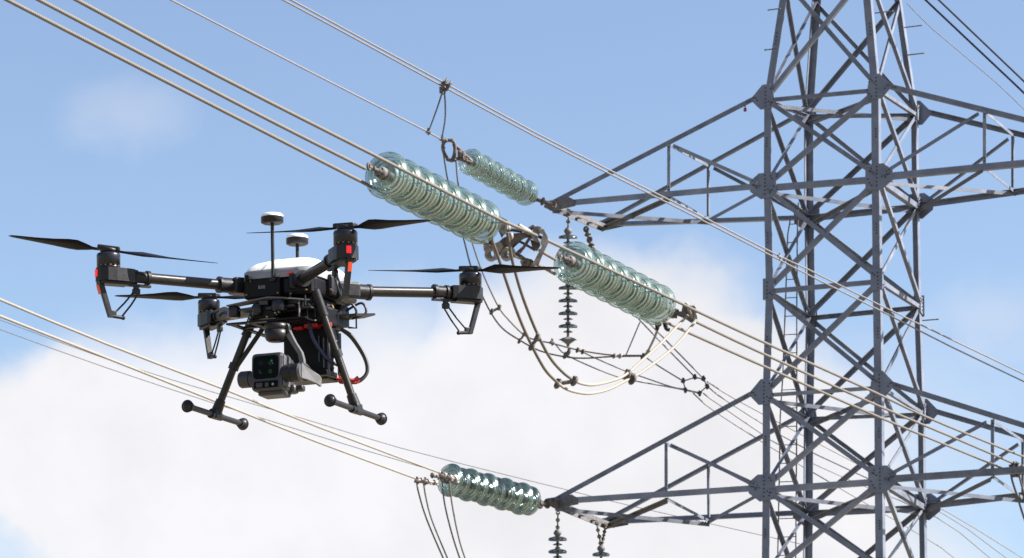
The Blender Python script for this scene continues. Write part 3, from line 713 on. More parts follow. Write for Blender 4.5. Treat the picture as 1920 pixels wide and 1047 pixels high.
mb.prism(*plate([(938, 420), (948, 424), (951, 436), (945, 441), (938, 434)], zY, .08, -.33))
mb.ball(px(958, 443, zY - .3), .028, 10, (1, 1, 1.5)); mb.ball(px(953, 428, zY - .3), .026, 10, (1, 1, 1.3))
mb.cyl(px(932, 402, zY - .36), px(932, 412, zY - .36), .017, None, 8); mb.cyl(px(951, 413, zY - .36), px(950, 430, zY - .36), .014, None, 8)
obj('top_clamp', mb, CAST, yk, True)
mb = MB()
mb.prism(*plate([(915, 432), (923, 414), (936, 416), (946, 438), (941, 447), (931, 426), (924, 440), (922, 460), (916, 458)], zY, .12, -.2))
mb.prism(*plate([(926, 461), (944, 446), (964, 438), (985, 436), (1000, 444), (984, 447), (966, 458), (950, 470), (940, 472), (932, 468)], zY, .1, -.02))
mb.prism(*plate([(994, 449), (1011, 455), (1014, 460), (1007, 472), (998, 464)], zY, .12, .02))
mb.prism(*plate([(990, 446), (997, 446), (984, 466), (976, 476), (968, 472), (980, 462)], zY, .07, -.05))
mb.prism(*plate([(955, 456), (964, 448), (978, 444), (976, 453), (962, 466), (952, 470)], zY, .09, .08))
mb.tube([px(x, y, zY - .03) for x, y in ((960, 474), (970, 477), (985, 487), (1001, 496))], .02, 8)
mb.tube([px(x, y, zY + .05) for x, y in ((972, 452), (982, 457), (1004, 470))], .014, 8)
mb.tube([px(x, y, zY + .05) for x, y in ((940, 434), (960, 431), (980, 434))], .02, 8)
obj('frame_arm', mb, RUST, yk, True)
mb = MB()
for cx, cy, r_ in ((921, 477, .058), (950, 477, .055)):
    mb.torus(px(cx, cy, zY - .12), CF * .8 + CR * .5, r_, .022, 20, 8); mb.torus(px(cx + 5, cy - 2, zY - .04), CF * .8 + CR * .5, r_, .02, 20, 8)
mb.prism(*plate([(906, 458), (916, 462), (924, 470), (913, 474), (907, 470)], zY, .07, -.15))
mb.prism(*plate([(925, 458), (938, 452), (944, 462), (940, 474), (932, 472)], zY, .07, -.1))
obj('hook', mb, CAST, yk, True)
mb = MB(); mb.lathe([(0, .03), (.01, .05), (.06, .055), (.08, .04)], px(984, 491, zY - .06), CF * .5 - CU * .3 + CR * .3, 16); mb.torus(px(991, 497, zY - .02), CF + CR * .3, .05, .018, 16, 6)
obj('shackle', mb, RUST, yk, True)

# clamp after the second large string
zC = zN(1295)
ck = thing('line_yoke', 'smaller grey clamp fitting after the second large glass string', 'fitting', loc=px(1290, 590, zC))
mb = MB()
mb.cyl(px(1258, 589, zC), px(1270, 590, zC), .045, .05, 12); mb.ball(px(1261, 589, zC), .055, 10); mb.ball(px(1268, 584, zC), .035, 8)
mb.prism(*plate([(1268, 585), (1279, 584), (1281, 572), (1296, 580), (1299, 592), (1303, 600), (1297, 606), (1285, 598), (1272, 593)], zC, .14, -.1))
obj('body_plate', mb, RUST, ck, True)
mb = MB()
mb.prism(*plate([(1289, 576), (1293, 573), (1299, 574), (1303, 580), (1306, 592), (1308, 599), (1303, 599), (1298, 588), (1300, 598), (1296, 597)], zC, .06, -.42))
mb.tube(spline([px(x, y, zC - .42) for x, y in ((1284, 568), (1289, 571), (1291, 580), (1297, 592), (1302, 599))], 4), .016, 8)
mb.tube(spline([px(x, y, zC - .44) for x, y in ((1298, 574), (1303, 576), (1304, 586), (1307, 595))], 4), .016, 8)
obj('jaw', mb, CAST, ck, True)
mb = MB()
mb.tube(spline([px(x, y, zC + .15) for x, y in ((1247, 598), (1247, 608), (1250, 617), (1256, 619))], 5), .03, 8, True, .022)
mb.prism(*plate([(1228, 606), (1238, 604), (1241, 610), (1236, 614), (1234, 621), (1229, 618)], zC, .06, .1))
obj('lower_hook', mb, BLK2, ck, True)

# spacer clamps on the loops
def spacer(label, a, b, z, r=.03, m_=RUST, group='spacer clamps on the cable loops', mid=None):
    t = thing('spacer_clamp', label, 'clamp', loc=px((a[0] + b[0]) / 2, (a[1] + b[1]) / 2, z), group=group)
    A_, B_ = px(*a, z), px(*b, z)
    mb = MB(); mb.tube([A_, B_], r * .5, 8)
    obj('spacer_bar', mb, m_, t, True)
    for c in (A_, B_):
        mb = MB(); mb.torus(c, CR * .8 + CF * .3 - CU * .5, r * .95, r * .45, 14, 6); mb.ball(c + CU * r * .9, r * .45, 8)
        obj('grip', mb, m_, t, True)
    return t
spacer('dark spacer clamp on the bronze cables below the iron yoke', (997, 650), (1007, 634), zJ(1000) - .02, .038)
spacer('spacer clamp with round grips at the lowest point of the bronze cables', (1046, 720), (1077, 715), zJ(1060), .045)
spacer('bolted spacer clamp where the two pale cable loops meet', (1176, 703), (1186, 712), zJ(1180), .05)
spacer('thin spacer between the thin jumpers right of the drone motor', (922, 585), (936, 577), zF, .04)
spacer('thin spacer on the thin jumpers left of the bronze cables', (974, 640), (983, 627), zF, .035)
spacer('small clamp on the thin jumpers beside the dark hanging string', (1060, 667), (1066, 661), zF, .045)
spacer('small clamp on the thin jumper right of the dark hanging string', (1083, 657), (1093, 660), zF, .035)
spacer('small pale clamp in the middle of the thin jumpers', (1152, 668), (1163, 668), zF, .035, CAST)
spacer('small dark clamp where the thin jumpers end', (1206, 669), (1214, 663), zF, .045)
for x, y, lb in ((1035, 643, 'small clamp left of the dark hanging string on the upper jumper'),): ball_clamp(lb, x, y, zF - .02, 8)
# hexagonal spacer ring
rg = thing('spacer_ring', 'open hexagonal spacer ring holding thin cables left of the pylon', 'spacer', loc=px(1303, 722, 52))
H = [(1281, 715), (1303, 708), (1319, 711), (1326, 724), (1312, 737), (1285, 731)]
mb = MB()
for i in range(6): mb.tube([px(*H[i], 52), px(*H[(i + 1) % 6], 52)], .012, 6)
obj('ring_frame', mb, CAST, rg, True)
for i, (x, y) in enumerate(H):
    mb = MB(); c = px(x, y, 52); mb.box(c, (.045, .07, .065), frame((0, 0, 0), CR + CU * (.5 if i % 2 else -.5)), .012); mb.ball(c + CU * (.035 if i < 3 else -.035), .024, 8)
    obj('grip', mb, BOLT, rg, True)
# clamps at the front of the lower string
for x, y, lb in ((782, 903, 'outer rusty dead end clamp left of the lower glass string'), (797, 904, 'inner rusty dead end clamp left of the lower glass string'),
                 (829, 893, 'dark dead end clamp in front of the lower glass string, left one'), (842, 896, 'dark dead end clamp in front of the lower glass string, right one')):
    ball_clamp(lb, x, y, 49.6, 9, group='dead end clamps of the lower string')
link([px(783, 900, 49.8), px(820, 906, 50.2)], .022, 'pale link between the outer clamps and the lower glass string', CAST)
link([px(826, 889, 49.9), px(858, 901, 50.3)], .024, 'pale link across the front disc of the lower glass string', CAST)
# fitting at the right frame edge
zE = zN(1908) - .1; mb = MB()
for k in range(16):
    a = k * 2.4; r_ = 4 + 7 * ((k * 7) % 5) / 5
    mb.ball(px(1905 + r_ * math.cos(a), 882 + r_ * math.sin(a), zE - .1 + .02 * (k % 5)), .04 + .01 * (k % 3), 8)
for a in (-8, 0, 8): mb.torus(px(1905 + a, 880 + a * .4, zE - .15), CR * .8 - CU * .4, .09, .022, 14, 6)
mb.prism(*plate([(1893, 872), (1912, 869), (1918, 884), (1910, 896), (1896, 893)], zE, .1))
mb.cyl(px(1912, 884, zE), px(1945, 888, zE), .05, None, 10)
tagged('yoke_fitting', mb, RUST, 'cluster of rusty fittings on the right crossarm at the frame edge', 'fitting')

# ------------------------------------------------------------------ drone
q = (-0.53215974, 7.3022218, 1.6416432 + CAMZ)
DM = Matrix.Translation(q) @ (Matrix.Rotation(-0.36509319, 4, 'Z') @ Matrix.Rotation(-0.02600328, 4, 'Y') @ Matrix.Rotation(0.0583237, 4, 'X'))
dr = thing('quadcopter_drone', 'black four rotor inspection drone with white top shell flying beside the power line', 'drone', DM)
def D(name, mb, mats, parent=None, **k): return obj(name, mb, mats, parent or dr, **k)
X = V((1, 0, 0)); Y = V((0, 1, 0)); Z = UPZ
cx = .022
# body
mb = MB(); mb.box((cx, .03, .007), (.185, .22, .046), None, .012, 3)
mb.box((-.012, -.082, .004), (.092, .03, .048), None, .005)          # front housing
mb.box((cx + .05, -.06, .005), (.08, .06, .05), None, .01)
mb.box((cx, .02, -.02), (.15, .17, .02), None, .006)
mb.box((-.045, -.103, .03), (.012, .01, .012), None, .002)
body = D('body', mb, BLK)
mb = MB(); mb.box((.112, .06, .014), (.036, .15, .05), None, .008, 2)
mb.cur = 1; mb.box((.1315, .035, .022), (.002, .05, .03)); mb.box((.1315, .09, .022), (.002, .02, .03))
D('side_panel', mb, [BLK2, SHELLG])
# white shell: domed loft
def loft(secs, parent, name, m_):
    mb = MB(); n = 32; vs = []
    for z, ax_, ay_, ox, oy, pw in secs:
        for k in range(n):
            a = 2 * math.pi * k / n; c, s_ = math.cos(a), math.sin(a)
            vs.append(V((ox + ax_ * math.copysign(abs(c) ** pw, c), oy + ay_ * math.copysign(abs(s_) ** pw, s_), z)))
    fs = [(i * n + k, i * n + (k + 1) % n, (i + 1) * n + (k + 1) % n, (i + 1) * n + k) for i in range(len(secs) - 1) for k in range(n)]
    mb.add(vs, fs, True); e = (len(secs) - 1) * n
    mb.add([vs[e + k] for k in range(n)], [list(range(n))]); mb.add([vs[k] for k in range(n)], [list(range(n))[::-1]])
    return D(name, mb, m_, parent)
loft([(.026, .096, .122, cx, .028, .33), (.046, .096, .122, cx, .028, .33), (.0475, .093, .118, cx, .028, .33)], None, 'shell_base', SHELLG)
loft([(.048, .094, .118, cx, .028, .33), (.058, .091, .113, cx, .03, .36), (.069, .080, .1, cx, .033, .42), (.078, .060, .08, cx + .006, .038, .5), (.084, .036, .055, cx + .01, .04, .6), (.0855, .014, .025, cx + .01, .04, .8)], None, 'top_shell', WHITE)
mb = MB(); mb.tube(spline([V((cx - .02, -.092, .0555)), V((cx - .02, -.06, .0755)), V((cx - .015, .03, .0862)), V((cx - .01, .1, .077))], 6), .0007, 6); D('shell_seam', mb, SHELLG)
# little marking on the front housing
tcu = bpy.data.curves.new('t', 'FONT'); tcu.body = 'BIIB'; tcu.size = .011; tcu.extrude = .0004; tcu.align_x = 'CENTER'
to = bpy.data.objects.new('t', tcu); col.objects.link(to); bpy.context.view_layer.update()
me = bpy.data.meshes.new_from_object(to.evaluated_get(bpy.context.evaluated_depsgraph_get())); bpy.data.objects.remove(to)
me.materials.clear(); me.materials.append(SHELLG)
tm = bpy.data.objects.new('marking', me); col.objects.link(tm); tm.parent = dr
tm.matrix_basis = Matrix.Translation((-.012, -.0976, .002)) @ Matrix.Rotation(R(90), 4, 'X')
# small bolts, brackets
mb = MB()
for x, y, z in ((-.045, -.098, .03), (.03, -.098, .03), (.03, -.098, -.012), (-.05, -.098, -.01), (.1, -.095, -.01), (.06, -.092, -.015), (.128, -.02, .0), (.131, .02, -.008)):
    mb.cyl((x, y, z), (x, y - .004, z), .0022, None, 8)
mb.box((-.04, -.099, .026), (.002, .003, .012))
D('fasteners', mb, BRASS)
# orange button near the front right arm root
mb = MB(); mb.box((.058, -.094, .034), (.014, .006, .005), None, .001); D('orange_latch', mb, ORNG)

# antennas
def antenna(x, y, z0, z1):
    mb = MB(); mb.cyl((x, y, z0), (x, y, z1), .0042, None, 10); mb.box((x, y, z0), (.014, .014, .008), None, .002)
    a = D('antenna', mb, BLK2)
    mb = MB(); mb.lathe([(z1, .006), (z1 - .001, .021), (z1 + .002, .0262), (z1 + .015, .0262)], (x, y, 0), Z, 28); D('antenna_base', mb, BLK2, a)
    mb = MB(); mb.lathe([(z1 + .015, .0258), (z1 + .019, .0255), (z1 + .0225, .022), (z1 + .024, .012), (z1 + .0243, .002)], (x, y, 0), Z, 28); D('antenna_cap', mb, WHITE, a)
antenna(.017, -.098, .02, .153); antenna(.013, .05, .075, .129)
# arms and rotors
motors = [(-.289, -.326), (.292, -.309), (.350, .305), (-.354, .329)]
roots = [(-.094, -.07), (.071, -.08), (.150, .062), (-.10, .1)]
blades = [(math.atan2(-.5, -1.0), .228, 8, .25), (math.atan2(-.06, 1.0), .212, -2.5, .25), (math.atan2(.05, -1.0), .272, 5, .235), (math.atan2(-.0, -1.0), .262, 5, .25)]
ZA = .022
def blade(L, flip=False):
    mb = MB(); secs = [(.0, .010, .004, 8), (.07, .012, .004, 20), (.14, .022, .0035, 27), (.24, .037, .003, 24), (.34, .040, .0026, 19), (.5, .033, .0022, 14), (.7, .025, .0018, 10), (.88, .018, .0014, 8), (.96, .0135, .001, 7), (1.0, .004, .0008, 7)]
    vs = []
    for t, c, h, tw in secs:
        a = R(tw + 4); r_ = .022 + (L - .022) * t
        for u, w_ in ((-.35, 0), (-.2, 1.), (.2, .8), (.65, 0), (.2, -.2), (-.2, -.4)):
            yy, zz = u * c, w_ * h; vs.append(V((r_, yy * math.cos(a) - zz * math.sin(a), -yy * math.sin(a) * -1 + zz * math.cos(a) + .004 * t * t)))
    if flip: vs = [V((v.x, -v.y, v.z)) for v in vs]
    n_ = 6; fs = [(i * n_ + k, (i + 1) * n_ + k, (i + 1) * n_ + (k + 1) % n_, i * n_ + (k + 1) % n_) for i in range(len(secs) - 1) for k in range(n_)]
    mb.add(vs, fs, True); mb.add(vs[:n_], [list(range(n_))]); mb.add(vs[-n_:], [list(range(n_))[::-1]])
    return mb
for k, ((mx, my), (rx, ry)) in enumerate(zip(motors, roots)):
    M_ = V((mx, my, ZA)); Rt = V((rx, ry, (.02, .014, .007, -.010)[k])); e = (M_ - Rt); e.z = 0; e.normalize(); sd = Z.cross(e)
    rot = Matrix((( e.x, sd.x, 0), (e.y, sd.y, 0), (0, 0, 1))).to_4x4()
    P = lambda r_, s_, z_: V((mx, my, 0)) + e * r_ + sd * s_ + Z * z_
    mb = MB(); mb.tube([Rt, M_ - e * .03], .0124, 20); D('arm_tube', mb, CARBON)
    mb = MB(); c0 = Rt - e * .015
    mb.cyl(c0, Rt + e * .04, .0178, None, 24); mb.cyl(Rt + e * .036, Rt + e * .043, .0195, None, 24)
    mb.box(Rt - e * .02, (.06, .042, .038), rot, .006)
    D('arm_collar', mb, BLK2)
    mb = MB()
    for r_ in (-.098, -.066): mb.cyl(P(r_ - .004, 0, ZA), P(r_ + .004, 0, ZA), .0165, None, 18)
    mb.cyl(P(-.098, 0, ZA), P(-.04, 0, ZA), .0135, None, 18); mb.box(P(-.075, 0, ZA - .02), (.06, .012, .006), rot, .001)
    D('arm_clamp', mb, BLK2)
    mb = MB()
    mb.prism([P(r_, s_, ZA - .016) for r_, s_ in ((-.058, -.02), (-.046, -.024), (-.01, -.027), (.012, -.026), (.026, -.014), (.031, 0), (.026, .014), (.012, .026), (-.01, .027), (-.046, .024), (-.058, .02))], Z * .030)
    mb.box(P(-.012, 0, ZA - .019), (.07, .036, .008), rot, .002)
    D('motor_mount', mb, BLK2)
    mb = MB(); mb.lathe([(ZA + .014, .024), (ZA + .015, .0265), (ZA + .018, .0265), (ZA + .0185, .024), (ZA + .021, .024), (ZA + .0215, .0268), (ZA + .045, .0272), (ZA + .049, .0255), (ZA + .050, .01)], (mx, my, 0), Z, 32)
    mo = D('motor', mb, MOT)
    mb = MB()
    for j in range(14):
        a = 2 * math.pi * j / 14; c = V((mx + .0247 * math.cos(a), my + .0247 * math.sin(a), ZA + .0197)); mb.box(c, (.004, .004, .0024), Matrix.Rotation(a, 4, 'Z'))
    D('motor_winding', mb, BRASS, mo)
    ang, L_, tilt, L2_ = blades[k]
    pr = bpy.data.objects.new('propeller', None); col.objects.link(pr); pr.parent = dr
    ang_l = ang   # direction in the drone's own plane
    pr.matrix_basis = Matrix.Translation((mx, my, ZA + .056)) @ Matrix.Rotation(R(tilt), 4, V((math.sin(ang), -math.cos(ang), 0))) @ Matrix.Rotation(ang, 4, 'Z')
    mb = MB(); mb.lathe([(-.005, .018), (.0, .021), (.004, .021), (.006, .016)], n=20)
    mb.box((0, 0, .005), (.052, .026, .011), None, .003); mb.box((0, 0, .0), (.034, .02, .014), None, .003)
    D('hub', mb, BLK2, pr)
    mb = MB()
    for u in (-.012, 0, .012): mb.cyl((u, -.013, .003), (u, -.0145, .003), .0022, None, 8); mb.cyl((u, .013, .003), (u, .0145, .003), .0022, None, 8)
    D('hub_screws', mb, SILV, pr)
    bmh = blade(L_, k in (1, 2)); b1 = D('blade', bmh, BLK, pr)
    b2 = D('blade', blade(L2_, k in (1, 2)), BLK, pr); b2.rotation_euler = (0, 0, math.pi)
    # antenna strut and rod frame under the motor
    mb = MB()
    a_, b_ = P(.024, 0, ZA - .01), P(-.003, 0, ZA - .098)
    mb.prism([a_ + sd * .007 + e * .004, a_ - sd * .007 + e * .004, b_ - sd * .0055 + e * .003, b_ + sd * .0055 + e * .003], -e * .010)
    mb.cyl(b_ - e * .001 + Z * .004, P(-.036, 0, ZA - .097), .0045, .004, 10); mb.ball(P(-.036, 0, ZA - .097), .0052, 8)
    mb.box(P(-.012, 0, ZA - .088), (.013, .009, .012), rot, .002)
    D('landing_strut', mb, BLK2)
    mb = MB()
    mb.tube([P(-.062, 0, ZA - .036), P(-.040, 0, ZA - .062), P(-.014, 0, ZA - .088)], .0022, 8)
    mb.tube([P(-.076, 0, ZA - .036), P(-.056, 0, ZA - .066), P(-.033, 0, ZA - .094)], .0022, 8)
    mb.box(P(-.069, 0, ZA - .034), (.018, .012, .014), rot, .003); mb.box(P(-.069, 0, ZA - .024), (.012, .010, .012), rot, .002)
    D('strut_rods', mb, BLK2)
    if k < 2:
        mb = MB(); mb.box(P(.0305, .000 if k == 0 else -.004, ZA + .002), (.004, .0115, .017), rot, .0015); D('nav_light', mb, REDL)
        mb = MB(); mb.prism([P(.0225 + .0065, -.0045, ZA - .026), P(.0225 + .0065, .0045, ZA - .026), P(.0165 + .0065, .0045, ZA - .046), P(.0165 + .0065, -.0045, ZA - .046)], -e * .003); D('reflector', mb, ORNG)

mb = MB(); mb.box((.072, -.005, -.062), (.115, .12, .044), None, .006); mb.box((.04, -.07, -.045), (.1, .05, .022), None, .004); mb.box((.1, .06, -.05), (.06, .05, .05), None, .005)
D('lower_housing', mb, BLK)
mb = MB(); mb.box((-.02, -.02, -.05), (.07, .1, .03), None, .005); mb.box((.0, -.11, -.062), (.06, .02, .02), None, .003); D('control_box', mb, BLK)
# isolation plate under the body
mb = MB()
mb.box((.03, -.03, -.046), (.20, .03, .004)); mb.box((.03, .09, -.046), (.17, .03, .004))
mb.box((-.055, .03, -.0465), (.024, .12, .0035)); mb.box((.11, .03, -.0465), (.024, .12, .0035)); mb.box((.03, .03, -.0462), (.04, .12, .0035))
mb.box((.0, -.095, -.046), (.15, .035, .005), None, .001); mb.box((.085, -.08, -.05), (.05, .03, .004)); 
mb.box((.035, -.05, -.062), (.14, .012, .008)); mb.box((.03, -.11, -.05), (.05, .012, .012), None, .002)
D('upper_mount_plate', mb, GREYD)
mb = MB(); mb.prism([(-.09, -.125, -.034), (-.03, -.12, -.026), (.02, -.135, -.025), (.06, -.13, -.029), (.11, -.1, -.033), (.1, -.09, -.033), (.02, -.1, -.026), (-.05, -.095, -.03), (-.09, -.095, -.034)], Z * -.003); D('damper_bracket', mb, GREYP)
mb = MB()
mb.box((.01, -.12, -.079), (.20, .016, .004)); mb.box((.02, -.06, -.079), (.2, .016, .004)); mb.box((.02, .08, -.079), (.18, .02, .004))
for x in (-.08, -.03, .03, .1): mb.box((x, -.02, -.0792), (.014, .2, .0036))
mb.box((.05, -.11, -.083), (.08, .02, .005))
D('lower_mount_plate', mb, BLK)
for x, y, z, r_ in ((-.078, -.108, -.050, .0150), (.040, -.120, -.047, .0165), (-.012, -.122, -.052, .0125), (-.06, .07, -.062, .012), (.1, .08, -.062, .012), (-.045, -.02, -.064, .012)):
    mb = MB(); mb.lathe([(z - .013, r_ * .7), (z - .011, r_), (z + .010, r_), (z + .013, r_ * .8)], (x, y, 0), Z, 20); D('damper', mb, MOT)
random.seed(3)
for k in range(34):
    x = random.uniform(-.05, .13); y = random.uniform(-.125, .0); z = random.uniform(-.084, -.03); mb = MB()
    if random.random() < .45: mb.cyl((x, y, z), (x, y, z + random.uniform(.008, .03)), random.uniform(.0015, .0035), None, 8); nm = 'spacer_pin'
    else: mb.box((x, y, z), (random.uniform(.008, .026), random.uniform(.006, .02), random.uniform(.004, .012)), Matrix.Rotation(random.uniform(-.3, .3), 4, 'Z'), .001); nm = 'bracket'
    D(nm, mb, BLK2 if k % 3 else GREYD)
for k in range(12):
    x = random.uniform(-.04, .13); y = random.uniform(-.135, -.1); z = random.uniform(-.09, -.035); mb = MB()
    mb.cyl((x, y, z), (x, y - .004, z), random.uniform(.0016, .0026), None, 8); D('screw', mb, SILV)
for x, y in ((.083, -.1), (.1, -.03)):
    mb = MB(); mb.cyl((x, y, -.085), (x, y, -.03), .0024, None, 8); D('standoff', mb, SILV)
mb = MB(); mb.prism([(.12, .02, -.052), (.17, .03, -.052), (.205, .06, -.050), (.17, .075, -.052), (.12, .08, -.052)], Z * -.005)
mb.tube(spline([V((.13, .02, -.045)), V((.16, .02, -.03)), V((.17, .03, -.05)), V((.15, .03, -.062))], 5), .003, 8)
mb.tube(spline([V((.135, .05, -.04)), V((.175, .05, -.025)), V((.185, .05, -.05)), V((.15, .05, -.06))], 5), .003, 8)
mb.tube([V((.14, .04, -.055)), V((.165, .04, -.055)), V((.165, .04, -.085)), V((.145, .04, -.082))], .0025, 8)
D('rear_bracket', mb, GREYD)
mb = MB(); mb.cyl((.118, .0, -.04), (.118, -.008, -.04), .009, None, 14); D('brass_plug', mb, BRASS)

# landing gear
for s_, xt, zt, xb, zb, nm in ((-1, -.078, -.04, -.180, -.266, 0), (1, .113, -.018, .178, -.280, 1)):
    T, B_ = V((xt, -.07 if s_ > 0 else 0, zt)), V((xb, .0, zb)); d = (B_ - T).normalized()
    mb = MB(); mb.tube([T, B_], .009, 16); lg = D('landing_leg', mb, CARBON)
    mb = MB(); mb.cyl(T - d * .01, T + d * .05, .0118, .0112, 16); mb.cyl(T + d * .048, T + d * .053, .0122, None, 16); D('leg_socket', mb, BLK2, lg)
    mb = MB(); mc = T.lerp(B_, .52); mb.cyl(mc - d * .008, mc + d * .008, .0125, None, 16); D('leg_collar', mb, BLK2, lg)
    mb = MB(); mb.cyl(B_ - d * .035, B_ - d * .004, .0115, .0135, 16); mb.box(B_, (.022, .034, .024), None, .005)
    D('leg_joint', mb, BLK2, lg)
    mb = MB(); z0 = zb - .004
    a, b = V((xb - .0 , -.145, z0 + .004)), V((xb + .0, .145, z0 - .002)); mb.tube([a, b], .0068, 14); mb.cyl((xb, -.028, z0), (xb, .028, z0), .0092, None, 14)
    sk = D('skid', mb, BLK2)
    for c, t in ((a, -1), (b, 1)):
        mb = MB(); mb.ball(c, .0136, 16); mb.cyl(c - Y * t * .016, c + Y * t * .004, .0095, None, 14)
        mb.torus(c + Y * t * .004, Y, .0135, .0016, 20, 6)
        D('skid_foot', mb, BLK2, sk)
mb = MB(); mb.tube([V((-.045, -.0, -.06)), V((-.124, .0, -.158))], .0058, 12); D('leg_brace', mb, BLK2)
mb = MB(); mb.tube(spline([V((.088, -.06, -.07)), V((.10, -.06, -.12)), V((.125, -.04, -.165)), V((.14, -.01, -.178))], 6), .0042, 10); D('blue_cable', mb, mat('navy_cable', (.012, .02, .06), .45))

# gimbal camera
gm = MB(); gm.lathe([(-.093, .024), (-.094, .0265), (-.106, .027), (-.1065, .0255), (-.108, .0255), (-.1085, .027), (-.122, .0265), (-.130, .0235), (-.134, .018), (-.135, .006)], (.045, -.145, 0), Z, 30)
gm.box((.07, -.14, -.108), (.018, .02, .022), None, .004)
gb = D('gimbal_mount', gm, BLK2)
mb = MB()
def ribbon(pts, wd, th):
    n_ = len(pts); vs = []
    for i, p in enumerate(pts):
        t = (V(pts[min(i + 1, n_ - 1)]) - V(pts[max(i - 1, 0)])).normalized(); nn = V((-t.z, 0, t.x))
        for a, b in ((-1, -1), (1, -1), (1, 1), (-1, 1)): vs.append(V(p) + nn * a * wd[i] * .5 + Y * b * th * .5)
    fs = [(i * 4 + k, i * 4 + (k + 1) % 4, (i + 1) * 4 + (k + 1) % 4, (i + 1) * 4 + k) for i in range(n_ - 1) for k in range(4)]
    mb.add(vs, fs); mb.add(vs[:4], [(0, 1, 2, 3)]); mb.add(vs[-4:], [(3, 2, 1, 0)])
ribbon([(.066, -.142, -.098), (.074, -.142, -.115), (.088, -.142, -.140), (.104, -.142, -.165), (.108, -.142, -.182), (.108, -.142, -.195)], [.018, .013, .010, .010, .011, .012], .012)
D('gimbal_arm', mb, GREYP)
gc = bpy.data.objects.new('gimbal_camera', None); col.objects.link(gc); gc.parent = dr
gc.matrix_basis = Matrix.Translation((.035, -.165, -.211)) @ Matrix.Rotation(R(-3), 4, 'X')
mb = MB(); mb.box((0, .012, .004), (.078, .058, .088), None, .010, 3); mb.box((.001, .045, .006), (.07, .04, .076), None, .01, 3)
mb.box((.004, .022, -.043), (.062, .05, .012), None, .004, 2)
D('camera_housing', mb, [GREYD], gc)
mb = MB(); mb.box((.0392, .010, .006), (.003, .036, .070), None, .0012); D('side_plate', mb, GREYP, gc)
def rrect(w_, h_, rad, y, cz):
    P_ = []
    for qx, qz, a0 in ((1, 1, 0), (-1, 1, 90), (-1, -1, 180), (1, -1, 270)):
        for k in range(6):
            a = R(a0 + 18 * k); P_.append(V((qx * (w_ / 2 - rad) + rad * math.cos(a), y, cz + qz * (h_ / 2 - rad) + rad * math.sin(a))))
    return P_
mb = MB(); mb.prism(rrect(.069, .060, .011, -.0168, .013), Y * -.0016); D('window_frame', mb, GREYD, gc)
mb = MB(); mb.prism(rrect(.062, .053, .009, -.0180, .013), Y * -.0014); D('window', mb, LENSB, gc)
for x, z, r_ in ((.012, .022, .0092), (.0125, .002, .0062), (-.0135, .003, .0056), (-.011, .024, .010)):
    mb = MB(); mb.torus((x, -.0194, z), Y, r_, .00045, 24, 6); mb.lathe([(0, r_ * .7), (.0006, r_ * .5), (.0009, r_ * .1)], (x, -.0193, z), -Y, 20); D('lens', mb, LENSD, gc)
for x, z, r_ in ((.015, .026, .003), (.0095, .0225, .0016), (.018, .0205, .0018), (.0125, .0185, .0013), (-.0115, .0005, .0016), (-.0155, .006, .0011)):  # lens reflections put in as small green discs and a ring
    mb = MB(); mb.cyl((x, -.0203, z), (x, -.0206, z), r_, None, 12); D('lens_glint', mb, LENSG, gc)
mb = MB(); mb.torus((.0125, -.0203, .002), Y, .0038, .0007, 16, 6); D('lens_glint', mb, LENSG, gc)
mb = MB(); mb.box((0, -.0165, -.0265), (.060, .004, .016), None, .0016); D('sensor_bar', mb, LENSB, gc)
mb = MB(); mb.box((.003, -.0185, -.0275), (.009, .002, .010), None, .0008); mb.box((-.016, -.0182, -.0275), (.016, .0015, .011), None, .0008); D('range_finder', mb, GREYD, gc)
mb = MB(); mb.cyl((.018, -.018, -.0275), (.018, -.0188, -.0275), .003, None, 14); D('status_lens', mb, SILV, gc)
mb = MB(); mb.cyl((-.072, .008, -.006), (-.05, .008, -.006), .0195, .0195, 26); mb.cyl((-.052, .008, -.006), (-.038, .008, -.006), .0175, None, 26); mb.cyl((-.076, .008, -.006), (-.072, .008, -.006), .017, .0195, 26)
D('left_pivot', mb, GREYD, gc)
mb = MB(); mb.cyl((.036, .004, .0), (.076, .004, .0), .0205, None, 26); mb.cyl((.052, .004, .0), (.056, .004, .0), .0215, None, 26); D('right_pivot', mb, BLK2, gc)
mb = MB(); mb.cyl((.076, .004, 0), (.082, .004, 0), .0212, .019, 26)
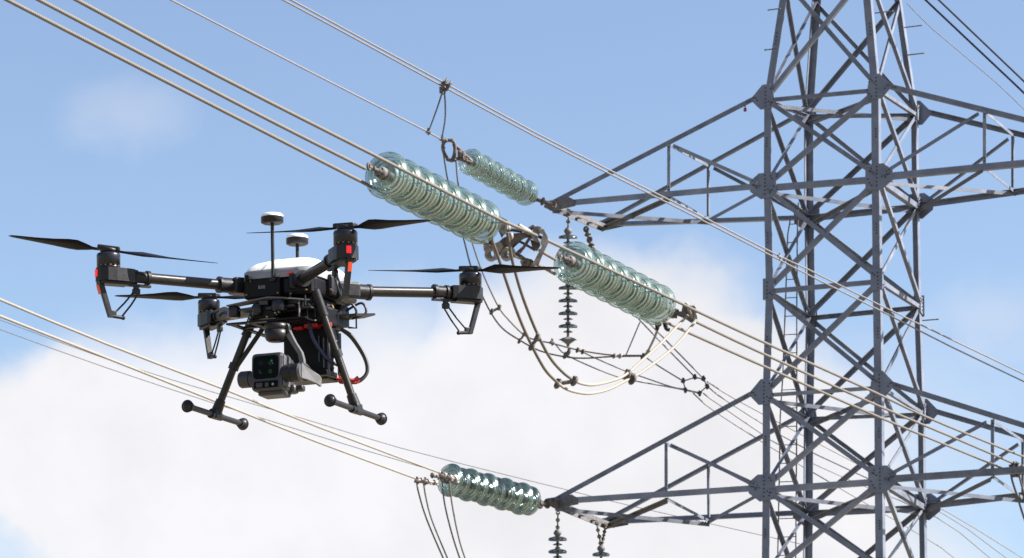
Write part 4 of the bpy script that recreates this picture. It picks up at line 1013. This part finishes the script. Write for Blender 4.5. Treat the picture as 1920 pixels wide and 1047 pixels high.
mb.prism([(.078, -.006, .019), (.084, .006, .019), (.088, .018, .012), (.090, .03, .006), (.096, .05, .0), (.099, .058, -.006), (.099, .058, -.026), (.093, .045, -.02), (.084, .012, -.016), (.078, -.006, -.016)], X * .006)
D('yoke_arm', mb, GREYP, gc)
mb = MB(); mb.box((.03, .045, -.03), (.04, .03, .02), None, .007); mb.box((.055, .05, -.028), (.02, .02, .014), None, .004); D('rear_electronics', mb, GREYD, gc)

# battery and electronics box behind the camera
mb = MB(); mb.box((.068, .0, -.148), (.112, .075, .125), None, .006, 2); mb.box((.08, -.035, -.2), (.11, .06, .012), None, .002)
bt = D('battery_box', mb, BLK)
for c_, d_ in (((.126, -.035, -.15), (.004, .004, .11)), ((.126, .034, -.15), (.004, .004, .11)), ((.116, -.0385, -.15), (.003, .003, .07)), ((.104, -.0385, -.14), (.002, .002, .06))):
    mb = MB(); mb.box(c_, d_); D('rail', mb, GREYP, bt)
mb = MB(); mb.box((.127, -.002, -.16), (.005, .022, .09), None, .001); D('white_strip', mb, SHELLG, bt)
mb = MB(); mb.box((.092, -.045, -.084), (.034, .03, .016), None, .003); mb.box((.06, -.05, -.09), (.024, .02, .008), None, .003); mb.box((.105, -.03, -.083), (.05, .02, .01), None, .001); D('red_module', mb, REDP)
mb = MB(); mb.tube(spline([V((.13, .03, -.085)), V((.155, .04, -.105)), V((.18, .05, -.150)), V((.187, .05, -.185)), V((.175, .04, -.208)), V((.155, .03, -.214)), V((.148, .02, -.205))], 7), .0042, 10)
mb.tube(spline([V((.13, .034, -.088)), V((.15, .046, -.108)), V((.175, .056, -.152)), V((.182, .056, -.185)), V((.172, .045, -.204)), V((.155, .035, -.208))], 7), .003, 10)
D('power_cable', mb, WIREB)
mb = MB()
for dy, dz, dx in ((0, 0, 0), (.008, .004, .004), (-.006, .006, -.003)):
    mb.tube(spline([V((.125, .02 + dy, -.204 + dz)), V((.135 + dx, .015 + dy, -.214 + dz)), V((.15, .02 + dy, -.212 + dz)), V((.165 + dx, .03 + dy, -.215 + dz)), V((.172, .035 + dy, -.208 + dz))], 6), .0038, 8)
mb.box((.148, .025, -.213), (.014, .012, .012), None, .003)
D('red_connector', mb, WIRER)
